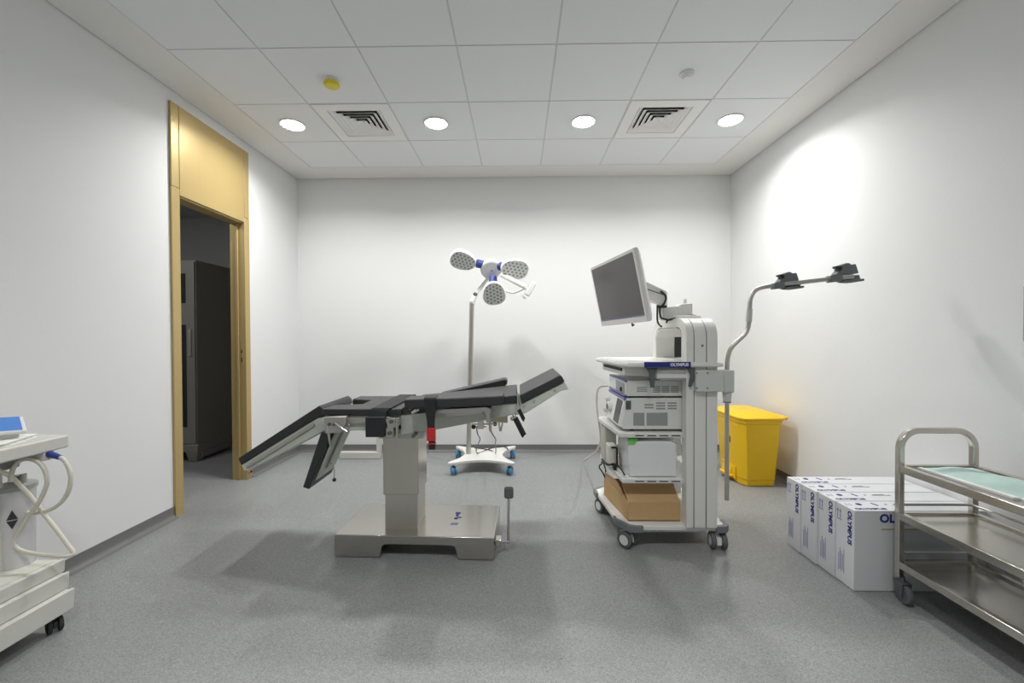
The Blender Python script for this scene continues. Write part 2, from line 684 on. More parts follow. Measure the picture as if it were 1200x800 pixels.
# ------------------------------------------------------------------ operating table
T = thing('operating_table', 'black padded operating table on a square stainless steel column and base', 'operating table', (-.595, 2.58, 0))
Y0, Y1 = 2.32, 2.83        # near and far side of the table top
mb = MB()
mb.pry([(-1.058, .004), (-1.058, .126), (-1.053, .131), (-.138, .131), (-.133, .126), (-.133, .004), (-.340, .004), (-.352, .062), (-.362, .076), (-.378, .081), (-.756, .081), (-.772, .076), (-.782, .062), (-.795, .004)], 2.36, 2.81)
RB = Matrix.Translation((-.595, 2.585, 0)) @ Matrix.Rotation(math.radians(-2.0), 4, 'Z') @ Matrix.Translation((.595, -2.585, 0))
for v in mb.bm.verts:
    v.co = RB @ v.co
mb.build('base', 'steel_brushed', T, bevel=.005, seg=3)
# blue mark on the base top
BZ = .131
for k, (x0, x1, y0, y1) in enumerate(((533.5, 540, 600, 602.2), (534, 538, 602.6, 605), (536.5, 541, 605.4, 606.6), (532, 537, 606.2, 608.2))):
    a, c_ = ray(x0, y1), ray(x1, y0)
    q0 = Vector((0, 0, CZ)) + a * ((BZ - CZ) / a.z)
    q1 = Vector((0, 0, CZ)) + c_ * ((BZ - CZ) / c_.z)
    mb = MB()
    mb.box(q0.x, q1.x, q0.y, q1.y, BZ - .003, BZ + .0006)
    mb.build('logo_mark', 'ink_blue', T, smooth=False, label='small blue mark on the steel base')
for k in range(4):
    a = ray(527.6 + k * 2.2, 615)
    q0 = Vector((0, 0, CZ)) + a * ((BZ - CZ) / a.z)
    mb = MB()
    mb.hull8([(q0.x, q0.y, .128), (q0.x + .006, q0.y, .128), (q0.x + .012, q0.y + .03, .128), (q0.x + .006, q0.y + .03, .128)],
             [(q0.x, q0.y, BZ + .0006), (q0.x + .006, q0.y, BZ + .0006), (q0.x + .012, q0.y + .03, BZ + .0006), (q0.x + .006, q0.y + .03, BZ + .0006)])
    mb.build('logo_mark', 'ink_blue', T, smooth=False, label='small blue mark on the steel base')
mb = MB()
mb.box(-.795, -.600, 2.455, 2.66, .12, .36)
mb.build('lower_column', 'column_steel', T, bevel=.004)
mb = MB()
mb.box(-.803, -.592, 2.447, 2.668, .335, .69)
mb.build('upper_column', 'column_steel', T, bevel=.004)
mb = MB()
mb.ppx([(445, 513), (446, 508), (453, 500), (462, 488), (500, 488), (503, 500), (497, 508), (497, 513)], 2.44, 2.42, 2.69)
mb.build('column_head', 'table_paint', T, bevel=.004)
# pedal lever at the right end of the base
pa, pb, pc = at(581, 634, 2.42), at(597, 634, 2.42), at(596, 584, 2.42)
mb = MB()
mb.cyl(pa - Vector((.03, 0, 0)), pb, .010)
mb.cyl(pb - Vector((.006, 0, .010)), pc, .008)
lev = mb.build('pedal_lever', 'chrome', T)
pd = at(596.3, 577, 2.42)
mb = MB()
mb.box(pd.x - .027, pd.x + .027, pd.y - .012, pd.y + .012, pd.z - .034, pd.z + .034)
mb.build('pedal_pad', 'tyre_grey', lev, bevel=.0118, seg=4)
mb = MB()
mb.box(pa.x - .002, pa.x + .035, pa.y - .03, pa.y + .03, pa.z - .022, pa.z + .022)
mb.build('lever_bracket', 'steel', lev, bevel=.004)

# seat and back frames (one long rail each side, cross panel between)
seat_f = [(409, 487), (470, 487), (470, 504), (440, 505), (408, 505)]
mb = MB()
mb.ppx(seat_f, Y0, Y0 + .01, Y1 - .01)
mb.build('seat_frame', 'table_paint', T, bevel=.004)
for ya in (Y0 - .012, Y1 - .012):
    mb = MB()
    mb.ppx([(404, 488.5), (458, 488), (458, 495), (404, 496)], Y0, ya, ya + .024)
    mb.build('side_rail', 'steel_satin', T, bevel=.003)
back_f = [(455, 486), (500, 482), (606, 472), (613, 482), (610, 486), (598, 487), (568, 493), (510, 504), (470, 510), (454, 510)]
mb = MB()
mb.ppx(back_f, Y0, Y0 + .01, Y1 - .01)
mb.build('back_frame', 'table_paint', T, bevel=.004)
for ya in (Y0 - .012, Y1 - .012):
    mb = MB()
    mb.ppx([(512, 483), (566, 478), (566, 484), (512, 490)], Y0, ya, ya + .024)
    mb.build('side_rail', 'steel_satin', T, bevel=.003)

# pads
sz = at(377, 479, Y0).z
st = sz - at(377, 487, Y0).z
xa, xb = at(377.5, 479, Y0).x, at(471, 479, Y0).x
xn = xa + .16
ym = (Y0 + Y1) / 2
pad = [(xa, Y0), (xb, Y0), (xb, Y1), (xa + .02, Y1), (xa + .02, ym + .12), (xn, ym + .08), (xn, ym - .08), (xa, ym - .12)]
mb = MB()
mb.prz(pad, sz - st, sz)
mb.build('seat_pad', 'black_vinyl', T, bevel=.008, seg=3)
mb = MB()
mb.ppx([(471, 477), (520, 472.5), (570, 466.5), (605.5, 462.5), (606, 472.5), (570, 476.5), (520, 482), (471, 486.5)], Y0, Y0, Y1)
mb.build('back_pad', 'black_vinyl', T, bevel=.007, seg=3)
mb = MB()
mb.ppx([(609, 463), (656.5, 439), (659, 441.5), (662, 447), (611, 473)], Y0, Y0, Y1)
mb.build('head_pad', 'black_vinyl', T, bevel=.007, seg=3)
mb = MB()
mb.ppx([(611, 473.5), (662, 447.5), (667, 456), (664, 457), (658, 458), (622, 481), (614, 485.5), (609, 482)], Y0, Y0 + .012, Y1 - .012)
mb.build('head_frame', 'table_paint', T, bevel=.004)
for px, py in ((650.5, 457.5), (626, 470.5), (614, 475.5)):
    q = at(px, py, Y0)
    mb = MB()
    mb.cyl((q.x, Y0 + .008, q.z), (q.x, Y0 + .014, q.z), .007, n=12)
    mb.build('head_screw', 'steel', T)

# leg plates: far one stretched out, near one folded down
LY0, LY1 = 2.42, 2.84
mb = MB()
mb.ppx([(278.5, 537), (374, 475), (378.5, 479), (380.5, 485), (282, 545)], LY0, LY0, LY1)
leg = mb.build('leg_pad', 'black_vinyl', T, bevel=.006, seg=3, label='raised leg pad stretched out to the left')
mb = MB()
mb.ppx([(282, 545.5), (371, 489.5), (377, 490), (383, 501), (381, 504), (300, 547), (291, 551.5), (285, 552)], LY0, LY0 + .005, LY1 - .005)
mb.build('leg_frame', 'table_paint', T, bevel=.004)
mb = MB()
mb.ppx([(288, 545.5), (367, 495.5), (369, 499), (291, 548)], LY0, LY0 - .006, LY0 + .01)
mb.build('leg_rail', 'steel_satin', T, bevel=.002)
HY0, HY1 = 2.33, 2.62
mb = MB()
mb.ppx([(376, 506), (388, 506), (362, 573.5), (354.5, 571)], HY0, HY0, HY1)
mb.build('leg_pad', 'black_vinyl', T, bevel=.006, seg=3, label='leg pad folded down below the seat')
mb = MB()
mb.ppx([(389, 506), (393, 506), (369, 560), (364.5, 567)], HY0, HY0 + .04, HY1 - .02)
mb.build('leg_frame', 'table_paint', T, bevel=.003)
mb = MB()
mb.ppx([(393, 508), (396, 507), (375, 553), (371, 557)], HY0, HY0 + .11, HY1 - .09)
mb.build('leg_rail', 'table_paint', T, bevel=.003)
a, c_ = at(389, 545, HY0 + .06), at(391.5, 559, HY0 + .06)
mb = MB()
mb.tube([at(384, 543, HY0 + .06), at(391, 545, HY0 + .06), at(391.8, 560, HY0 + .06)], .0035)
lk = mb.build('leg_lock_lever', 'chrome', T)
mb = MB()
mb.ball(at(391.8, 562, HY0 + .06), .011)
mb.build('ball_knob', 'black_plastic', lk)

# joint bracket between seat and legs
mb = MB()
mb.ppx([(381, 488), (407, 487), (407, 495), (401, 506), (383, 507)], Y0 - .02, Y0 - .04, Y0 + .02)
br = mb.build('leg_joint_bracket', 'steel_satin', T, bevel=.004)
for px in (386, 392):
    q = at(px, 497, Y0 - .04)
    mb = MB()
    mb.cyl((q.x, Y0 - .05, q.z), (q.x, Y0 - .03, q.z), .008, n=14)
    mb.build('bracket_knob', 'clip_grey', br)
mb = MB()
mb.ppx([(381, 488), (407, 487), (407, 495), (401, 506), (383, 507)], Y0 - .02, Y1 - .02, Y1 + .02)
mb.build('leg_joint_bracket', 'steel_satin', T, bevel=.004)
mb = MB()
mb.cyl(at(393, 496, Y0 - .05), at(406, 506, Y0 - .075), .006)
mb.build('clamp_lever', 'chrome', br)
mb = MB()
mb.cyl(at(385, 506, Y0 - .03), at(387, 524, Y0 - .03), .008, .003)
mb.cyl(at(385, 496, Y0 - .03), at(385, 506, Y0 - .03), .011)
mb.build('bracket_pin', 'steel', br)

# second clamp cluster above the column
mb = MB()
mb.ppx([(452, 489), (469, 488), (470, 497), (463, 500), (463, 511), (454, 511), (452, 505), (456, 497)], Y0, Y0 - .035, Y0 + .012)
cl = mb.build('rail_clamp', 'steel_satin', T, bevel=.003)
for px, py in ((459, 493.5), (485, 510), (457, 507)):
    q = at(px, py, Y0 - .03)
    mb = MB()
    mb.cyl((q.x, Y0 - .045, q.z), (q.x, Y0 + .02, q.z), .011, n=16)
    mb.build('clamp_knob', 'clip_grey', cl)
for p_, q_ in (((465, 489), (465.5, 512)), ((483, 484), (491, 479))):
    mb = MB()
    mb.cyl(at(*p_, Y0 - .03), at(*q_, Y0 - .03), .009)
    mb.build('clamp_rod', 'steel', cl)

# straps across the pads
def strap_strip(mb, px_pts, th=.004):
    """flat belt through points given in world space with half width w along X"""
    L = []
    for (c, hw) in px_pts:
        c = Vector(c)
        L.append((c, hw))
    loops = []
    for c, hw in L:
        loops.append([c + Vector((-hw, 0, 0)), c + Vector((hw, 0, 0)), c + Vector((hw, -th * .7, th)), c + Vector((-hw, -th * .7, th))])
    mb.loft(loops)


q1, q2 = at(443, 479, Y0 - .012), at(477, 462.5, Y1)
mb = MB()
zt = sz + .003
strap_strip(mb, [((q2.x + .01, Y1 + .006, zt - .06), .055), ((q2.x + .005, Y1 + .004, zt + .003), .055), ((q1.x + .02, Y0 - .003, zt), .052),
                 ((q1.x, Y0 - .014, zt - .012), .052), ((q1.x - .002, Y0 - .030, zt - .050), .049)])
st_ = mb.build('body_strap', 'black_strap', T, label='broad black belt across the seat')
qa, qb = at(429, 488, Y0 - .035), at(452, 511.5, Y0 - .035)
mb = MB()
mb.box(qa.x, qb.x, Y0 - .052, Y0 - .030, qb.z, qa.z)
mb.build('strap_end', 'black_strap', st_, bevel=.006, seg=3)

# near arm board with its strap
AY0, AY1 = 2.17, 2.31
mb = MB()
mb.ppx([(473, 468), (520, 466.5), (588, 463.5), (590, 465), (590, 474), (588, 475), (520, 478), (474, 480)], AY0, AY0, AY1)
ab = mb.build('arm_board', 'black_vinyl', T, bevel=.008, seg=3, label='near arm pad laid along the back')
mb = MB()
mb.ppx([(512, 479), (570, 476), (575, 478), (575, 481), (512, 484)], AY0 + .05, AY0 + .03, AY1 + .02)
mb.build('arm_board_support', 'steel_satin', ab, bevel=.002)
mb = MB()
s0 = at(504, 465, AY1)
ztop = at(504, 466.8, AY0).z + .004
loops = []
for (px0, px1, py, Y) in ((499, 514, 463, AY1 - .01), (497, 511, 466.3, AY0 - .004), (497, 511, 468, AY0 - .009), (498.5, 510.5, 482, AY0 - .007), (500.5, 509.5, 494, AY0 - .004), (501, 509.5, 503, AY0 - .003)):
    p0, p1 = at(px0, py, Y), at(px1, py, Y)
    loops.append([p0, p1, p1 + Vector((0, -.004, .002)), p0 + Vector((0, -.004, .002))])
mb.loft(loops)
ast = mb.build('arm_strap', 'black_strap', ab, label='hanging black arm strap')
p0, p1 = at(500.6, 517.5, AY0 - .004), at(510.4, 501, AY0 - .004)
mb = MB()
mb.box(p0.x, p1.x, AY0 - .018, AY0 + .004, p0.z + .006, p1.z)
mb.ppx([(500.5, 519.4), (511, 518.6), (511, 520.2), (500.5, 521)], AY0 - .01, AY0 - .02, AY0 + .002)
mb.build('buckle', 'red_plastic', ab, bevel=.003, label='red strap buckle')
p0, p1 = at(502.5, 526.5, AY0 - .004), at(510, 514, AY0 - .004)
mb = MB()
mb.box(p0.x, p1.x, AY0 - .012, AY0 + .007, p0.z, p1.z)
mb.build('strap_tail', 'black_strap', ab, bevel=.003)

# far arm board, tilted up
BY0, BY1 = 2.88, 3.02
mb = MB()
mb.ppx([(514, 462), (526, 459), (591, 444), (594, 445), (594.5, 450), (592, 452), (530, 468), (514, 470)], BY0, BY0, BY1)
mb.build('arm_board', 'black_vinyl', T, bevel=.009, seg=3, label='far arm pad tilted up at its end')
mb = MB()
q = at(560, 470, BY0)
mb.box(q.x - .02, q.x + .02, Y1 - .03, BY0 + .06, q.z - .01, q.z + .02)
mb.cyl((q.x, BY0 + .05, q.z), (q.x, BY0 + .05, q.z + .06), .012)
mb.build('arm_board_support', 'steel_satin', T, bevel=.002)

# clamp post under the near arm board, knobs on the far rail, head-section handles
mb = MB()
mb.ppx([(567, 476), (576, 475.5), (576, 482), (574.5, 484), (575, 494), (570, 494), (569, 484), (567, 482)], Y0 - .02, Y0 - .045, Y0 - .012)
mb.cyl(at(574, 492, Y0 - .03), at(574.8, 505, Y0 - .03), .008)
mb.build('arm_board_clamp', 'steel_satin', T, bevel=.003)
mb = MB()
mb.cyl(at(553, 497, Y1 + .02), at(582, 496.5, Y1 + .02), .006)
mb.cyl(at(555, 500, Y1 + .03), at(570, 500, Y1 + .03), .006)
mb.box(at(560, 486, Y1).x, at(567, 486, Y1).x, Y1 - .02, Y1 + .04, at(560, 502, Y1).z, at(560, 485, Y1).z)
fc = mb.build('far_rail_clamp', 'steel', T, bevel=.002)
for px, py, r in ((555, 500, .016), (580, 496.4, .016), (564, 495, .018)):
    mb = MB()
    mb.ball(at(px, py, Y1 + .03), r)
    mb.build('clamp_knob', 'black_plastic', fc)
mb = MB()
mb.ppx([(576, 486), (595, 484), (595, 494), (576, 493)], Y1, Y1 - .04, Y1 + .03)
mb.build('bracket_block', 'beige_block', T, bevel=.003, label='beige block under the back frame')
mb = MB()
mb.tube([at(584, 490, Y1 + .03), at(586, 505, Y1 + .03), at(586.8, 505, Y1 + .03), at(590, 490, Y1 + .03)], .006, smooth=0)
mb.build('wire_hanger', 'steel', T)
mb = MB()
mb.tube([at(606.5, 462, Y0 - .015), at(606.5, 474, Y0 - .025), at(608.5, 481, Y0 - .03)], .005)
hd = mb.build('head_release_lever', 'chrome', T)
mb = MB()
mb.tube([at(608, 479.5, Y0 - .03), at(609.5, 482.5, Y0 - .03), at(613.5, 490.5, Y0 - .03), at(614.5, 491.5, Y0 - .03)], .011, n=14)
mb.build('grip', 'black_plastic', hd)
mb = MB()
mb.cyl(at(602, 486, Y0 - .012), at(604.5, 492, Y0 - .03), .009)
mb.ball(at(600.5, 490.5, Y0 - .02), .012)
hd = mb.build('tilt_lever', 'steel', T)
mb = MB()
mb.tube([at(603.5, 489.5, Y0 - .03), at(606, 494, Y0 - .03), at(613, 508, Y0 - .03), at(614, 509.8, Y0 - .03)], .0155, n=14)
mb.build('grip', 'black_plastic', hd)
# the pads' under-frame: crossbars tie the far side together
mb = MB()
mb.box(-1.03, -.97, Y0 + .02, Y1 - .02, sz - st - .05, sz - st + .002)
mb.build('crossbar', 'table_paint', T)

# ------------------------------------------------------------------ examination lamp
LC = Vector((-.335, 4.07, 0))
L = thing('examination_lamp', 'mobile white surgical lamp with three LED petals by the back wall', 'floor lamp', LC)
# concave-sided plate
corners = [(-.645, 3.775), (-.04, 3.775), (-.03, 4.37), (-.655, 4.37)]
pts = []
inn = [(0, .10), (-.12, 0), (0, -.10), (.12, 0)]
for k in range(4):
    a, c_ = Vector(corners[k] + (0,)), Vector(corners[(k + 1) % 4] + (0,))
    d = (c_ - a).normalized()
    nrm = Vector(inn[k] + (0,))
    for t_ in (.0, .05, .09, .16, .25, .35, .45, .55, .65, .75, .84, .91, .95, 1.0):
        u_ = min(max((t_ - .06) / .88, 0), 1)
        dep = math.sin(PI * u_) ** .9 if 0 < u_ < 1 else 0
        pts.append(a + d * ((c_ - a).length * t_) + nrm * dep)
# knock off duplicate corner points and round them
ring = []
for k, p in enumerate(pts):
    if ring and (p - ring[-1]).length < .004:
        continue
    ring.append(p)
if (ring[0] - ring[-1]).length < .004:
    ring.pop()
mb = MB()
mb.prz([(p.x, p.y) for p in ring], .092, .122)
mb.build('base', 'white_metal', L, bevel=.008, seg=3)
for k, (x, y, a) in enumerate(((-.605, 3.83, 2.0), (-.075, 3.83, 1.2), (-.062, 4.32, 4.6), (-.625, 4.32, 5.0))):
    caster(L, x, y, .095, .038, .036, 'caster_blue', 'caster_blue', a, twin=True)
mb = MB()
pt = at(553, 353, 4.07)
pbm = at(549, 531, 4.07)
mb.cyl((pbm.x, 4.07, .12), (pt.x, 4.07, pt.z), .0235, n=20)
mb.build('pole', 'steel_satin', L)
mb = MB()
j2 = at(557, 345, 4.08)
mb.cyl((pt.x, 4.07, pt.z - .02), j2, .026)
mb.ball((pt.x, 4.07, pt.z), .028)
mb.build('pole_joint', 'lamp_grey', L)
mb = MB()
j3 = at(571, 327, 4.14)
mb.cyl(j2, j3, .020, .016)
mb.build('arm', 'lamp_grey', L)
mb = MB()
mb.ball(j2 + Vector((0, -.012, 0)), .022)
mb.ball(j3, .017)
mb.build('arm_knuckle', 'clip_grey', L)
# hub facing down towards the table
N = Vector((.20, -.70, -.68)).normalized()
hub = at(576, 316.5, 4.02)


def frame(n, xdir):
    xd = Vector(xdir)
    xd = (xd - n * xd.dot(n)).normalized()
    yd = n.cross(xd)
    return xd, yd


hx, hy = frame(N, (1, 0, 0))


def ringpts(c, xd, yd, rx, ry, n=32):
    return [c + xd * (rx * math.cos(t)) + yd * (ry * math.sin(t)) for t in (2 * PI * i / n for i in range(n))]


mb = MB()
mb.loft([ringpts(hub - N * h, hx, hy, r, r) for r, h in ((.098, .0), (.104, .006), (.105, .03), (.095, .055), (.06, .085), (.03, .10))])
mb.build('hub', 'white_plastic', L)
mb = MB()
mb.loft([ringpts(hub + N * h, hx, hy, r, r) for r, h in ((.094, -.004), (.094, .003), (.088, .006), (.02, .006))])
mb.build('hub_face', 'lamp_grey', L, label='grey round hub face')
mb = MB()
mb.loft([ringpts(hub + N * h, hx, hy, .008, .008, 12) for h in (.003, .009)])
mb.build('hub_button', 'lens_dark', L)
mb = MB()
mb.tube([j3, hub - N * .10 + Vector((-.01, 0, -.02)), hub - N * .06], .02)
mb.build('hub_mount', 'white_plastic', L)


def petal(centre, inner, n, ln, wd):
    """teardrop lamp head: inner = point at the hub, n = direction of light"""
    n = Vector(n).normalized()
    rad = centre - inner
    rad = (rad - n * rad.dot(n)).normalized()
    tan = n.cross(rad)

    def out(k, off):
        o = []
        for i in range(36):
            t = 2 * PI * i / 36
            c_, s_ = math.cos(t), math.sin(t)
            r_ = ln * .5 * (abs(c_) ** .85) * (1 if c_ > 0 else -1)
            w_ = wd * .5 * s_ * (abs(s_) ** -.12 if abs(s_) > 1e-6 else 0) * (.90 + .13 * (r_ / (ln * .5)))
            o.append(centre + rad * (r_ * k) + tan * (w_ * k) + n * off)
        return o
    mb = MB()
    mb.loft([out(.86, .004), out(.94, .006), out(1.0, -.004), out(1.02, -.02), out(.97, -.045), out(.82, -.068), out(.55, -.082), out(.2, -.088)])
    hd = mb.build('lamp_head', 'white_plastic', L)
    mb = MB()
    mb.loft([out(.88, -.002), out(.88, .0065), out(.02, .0065)])
    mb.build('lens_plate', 'lamp_grey', hd, label='grey lens plate')
    first = None
    for a in range(-3, 4):
        for c2 in range(-3, 4):
            u_ = a * .15 + (.075 if c2 % 2 else 0)
            v_ = c2 * .135
            lim = .42 * (.9 + .26 * u_)
            if abs(u_) > .42 or abs(v_) > lim or (u_ / .46) ** 2 + (v_ / .46) ** 2 > 1:
                continue
            pos = centre + rad * (u_ * ln) + tan * (v_ * wd) + n * .0065
            if first is None:
                mb = MB()
                mb.loft([ringpts(pos + n * h, rad, tan, r, r, 10) for r, h in ((.0098, -.001), (.0098, .0015), (.006, .003))])
                first = mb.build('led_lens', 'lens_dark', hd, label='small dark LED lens')
                base = pos
            else:
                o = first.copy()
                COL.objects.link(o)
                o.parent = hd
                o.location = first.location + (pos - base)
    return rad


HEADS = [(at(542.5, 306, 3.95), (.02, -.78, -.62), .25, .215), (at(603.5, 315.5, 3.95), (.20, -.80, -.56), .27, .22), (at(579, 344, 3.9), (.1, -.92, -.38), .225, .235)]
for (c_, n_, ln, wd), root in zip(HEADS, (hub, at(585, 306.5, 4.0), hub)):
    petal(c_, root, n_, ln, wd)
for (c_, n_, ln, wd), (pa_, pb_) in zip(HEADS, (((559, 308.5), (567, 310.5)), ((592, 312), (585, 312)), ((578, 333), (577.7, 325)))):
    a = at(pa_[0], pa_[1], 3.99)
    b_ = at(pb_[0], pb_[1], 4.02)
    mb = MB()
    mb.cyl(a, b_, .040, .040, n=18)
    mb.build('head_collar', 'lamp_blue', L, label='blue collar between hub and lamp head')
# side handle arm
h0, h1 = at(588, 322, 3.98), at(617, 337, 3.86)
mb = MB()
mb.tube([h0, h1], .024, smooth=0, n=14)
mb.tube([at(593, 341, 3.92), at(602, 343, 3.90), at(612, 339, 3.87), h1], .009)
mb.build('handle_arm', 'white_plastic', L)
mb = MB()
d1, d2 = at(626.5, 331, 3.84), at(617.5, 346, 3.84)
ax = (d1 - d2).normalized()
sd = ax.cross(Vector((0, 1, 0))).normalized()
mb.hull8([d2 - sd * .022 + Vector((0, y, 0)) for y in (-.018,)] + [d2 + sd * .022 + Vector((0, -.018, 0)), d2 + sd * .022 + Vector((0, .03, 0)), d2 - sd * .022 + Vector((0, .03, 0))],
         [d1 - sd * .022 + Vector((0, -.018, 0)), d1 + sd * .022 + Vector((0, -.018, 0)), d1 + sd * .022 + Vector((0, .03, 0)), d1 - sd * .022 + Vector((0, .03, 0))])
mb.build('control_handle', 'lamp_grey', L, bevel=.006, seg=3)
mb = MB()
mb.tube([at(615, 341, 3.85), at(613, 346, 3.85), at(616, 350, 3.85)], .010)
mb.tube([h1, at(619, 342, 3.85)], .016, smooth=0)
mb.build('handle_bracket', 'lamp_grey', L)
# cables lying on the base and rising to the table clamp
mb = MB()
mb.tube([at(558.5, 500, 2.93), at(559.5, 508, 3.1), at(562.5, 514, 3.4), at(560.5, 520, 3.75), at(559, 523, 3.9) , Vector((-.405, 4.06, .128)), Vector((-.30, 4.22, .128)), Vector((-.22, 4.30, .128)), Vector((-.13, 4.28, .13)), Vector((-.10, 4.16, .13))], .0045)
mb.tube([at(574.5, 504, 2.93), at(578, 510, 3.1), at(581, 515, 3.4), at(580.5, 520, 3.8), Vector((-.225, 4.08, .128)), Vector((-.28, 4.17, .128)), Vector((-.37, 4.23, .128)), Vector((-.45, 4.26, .128))], .0045)
mb.build('power_cable', 'black_plastic', L)

# ------------------------------------------------------------------ white floor stand behind the table
t = thing('floor_stand', 'low white stand with a flat foot bar behind the operating table', 'stand', (-1.66, 4.33, 0))
a = at(399, 529, 4.33)
c_ = at(446.5, 536, 4.33)
mb = MB()
mb.box(a.x, c_.x, 4.30, 4.36, .001, .068)
mb.build('foot_bar', 'stand_paint', t, bevel=.004)
p0, p1 = at(442, 536, 4.33), at(446.5, 475, 4.33)
mb = MB()
mb.box(p0.x, p1.x, 4.305, 4.355, .07, .50)
mb.build('post', 'stand_paint', t, bevel=.004)
# ------------------------------------------------------------------ endoscopy cart
C = thing('endoscopy_cart', 'white medical equipment cart with a tilted monitor and hanger pole', 'medical cart', (.91, 2.76, 0))


def rrect(x0, x1, y0, y1, r, n=5, radii=None):
    radii = radii or (r, r, r, r)
    o = []
    for (cx, cy, a0), q in zip(((x1 - radii[0], y1 - radii[0], 0), (x0 + radii[1], y1 - radii[1], 90), (x0 + radii[2], y0 + radii[2], 180), (x1 - radii[3], y0 + radii[3], 270)), radii):
        for k in range(n + 1):
            t = math.radians(a0 + 90 * k / n)
            o.append((cx + q * math.cos(t), cy + q * math.sin(t)))
    return o


CY0, CY1 = 2.45, 3.06
# base plate: left front corner cut back
bp = [(.60, 2.56), (.66, 2.475), (.70, 2.465), (1.20, 2.465), (1.235, 2.50), (1.235, 3.06), (1.20, 3.10), (.62, 3.10), (.565, 3.06), (.565, 2.98)]
mb = MB()
mb.prz(bp, .117, .147)
mb.build('base', 'cart_white', C, bevel=.005)
mb = MB()
mb.prz([(.72, 2.50), (1.10, 2.50), (1.10, 3.02), (.72, 3.02)], .092, .12)
mb.build('underframe', 'cart_grey', C, bevel=.004)
mb = MB()
for k in range(3):
    mb.box(.735 + k * .052, .772 + k * .052, 2.4985, 2.51, .102, .109)
mb.build('underframe_slot', 'dark', C)
for (x0, x1, y0, y1) in ((.592, .735, 2.452, 2.585), (1.165, 1.252, 2.452, 2.545), (.553, .64, 2.98, 3.115), (1.16, 1.25, 3.03, 3.115)):
    left = x0 < .9
    near = y0 < 2.7
    mb = MB()
    cx, cy = (x0 + x1) / 2, (y0 + y1) / 2
    if left and near:
        q = [(.588, 2.60), (.588, 2.56), (.652, 2.462), (.695, 2.452), (.735, 2.452), (.735, 2.47), (.70, 2.472), (.665, 2.482), (.606, 2.565), (.606, 2.60)]
    elif near:
        q = [(1.165, 2.452), (1.22, 2.452), (1.25, 2.485), (1.25, 2.55), (1.222, 2.55), (1.222, 2.50), (1.205, 2.478), (1.165, 2.478)]
    elif left:
        q = [(.552, 2.97), (.572, 2.97), (.572, 3.05), (.63, 3.095), (.68, 3.095), (.68, 3.115), (.615, 3.115), (.552, 3.07)]
    else:
        q = [(1.24, 3.0), (1.255, 3.0), (1.255, 3.07), (1.21, 3.115), (1.14, 3.115), (1.14, 3.095), (1.20, 3.095), (1.24, 3.06)]
    mb.prz(q, .108, .150)
    mb.build('corner_bumper', 'bumper_grey', C, bevel=.004)
for x, y, a in ((.648, 2.53, 2.3), (1.19, 2.51, 1.45), (.605, 3.03, 2.0), (1.19, 3.04, 1.3)):
    caster(C, x, y, .118, .049, .062, 'tyre_grey', 'cart_white', a)

# near and far column, each three strips wide, joined by the arch
XS = [(.984, 1.028), (1.032, 1.100), (1.104, 1.166)]
mb = MB()
for x0, x1 in XS:
    mb.box(x0, x1, CY0, CY0 + .07, .14, 1.10)
mb.build('near_column', 'cart_white', C, bevel=.004)
mb = MB()
mb.box(.988, 1.162, CY0 + .004, CY0 + .066, .14, 1.10)
mb.build('column_core', 'groove', C)
mb = MB()
for x0, x1 in XS:
    mb.box(x0, x1, CY1 - .07, CY1, .14, 1.10)
mb.build('far_column', 'cart_white', C, bevel=.004)
mb = MB()
mb.box(.988, 1.162, CY1 - .066, CY1 - .004, .14, 1.10)
mb.build('column_core', 'groove', C)


def archprof(y0, y1, z0, zt, r, n=10):
    o = [(y0, z0)]
    for k in range(n + 1):
        t = PI - (PI / 2) * k / n
        o.append((y0 + r + r * math.cos(t), zt - r + r * math.sin(t)))
    for k in range(n + 1):
        t = PI / 2 - (PI / 2) * k / n
        o.append((y1 - r + r * math.cos(t), zt - r + r * math.sin(t)))
    o.append((y1, z0))
    return o


AZ = 1.378


def arch(mb, x0, x1, inset=0.0, inset2=0.0):
    po = archprof(CY0 + inset, CY1 - inset, 1.09, AZ - inset, .12)
    pi_ = archprof(CY0 + .065 - inset2, CY1 - .065 + inset2, 1.09, AZ - .055 + inset2, .075)
    n = len(po)
    for x in (x0, x1):
        pass
    vs = [[mb.bm.verts.new((x, y, z)) for y, z in P_] for x in (x0, x1) for P_ in (po, pi_)]
    a, b_, c_, d = vs
    for i in range(n - 1):
        mb.bm.faces.new((a[i], a[i + 1], c_[i + 1], c_[i]))
        mb.bm.faces.new((b_[i], d[i], d[i + 1], b_[i + 1]))
        mb.bm.faces.new((a[i], b_[i], b_[i + 1], a[i + 1]))
        mb.bm.faces.new((c_[i], c_[i + 1], d[i + 1], d[i]))
    for i in (0, n - 1):
        mb.bm.faces.new((a[i], c_[i], d[i], b_[i]))


mb = MB()
for x0, x1 in XS:
    arch(mb, x0, x1)
ar = mb.build('arch', 'cart_white', C, bevel=.004, angle=30)
mb = MB()
arch(mb, .988, 1.162, .004, -.003)
mb.build('arch_core', 'groove', ar)
mb = MB()
arch(mb, .985, 1.165, .058, -.006)
mb.build('arch_liner', 'cart_white', ar)
mb = MB()
mb.box(1.115, 1.162, CY1 - .076, CY1 - .064, 1.12, 1.265)
mb.build('slot_cover', 'panel_dark', ar)
mb = MB()
q = at(823, 405, CY0)
mb.cyl((q.x, CY0 + .004, q.z), (q.x, CY0 - .003, q.z), .007, n=14)
mb.build('screw', 'bumper_grey', ar)

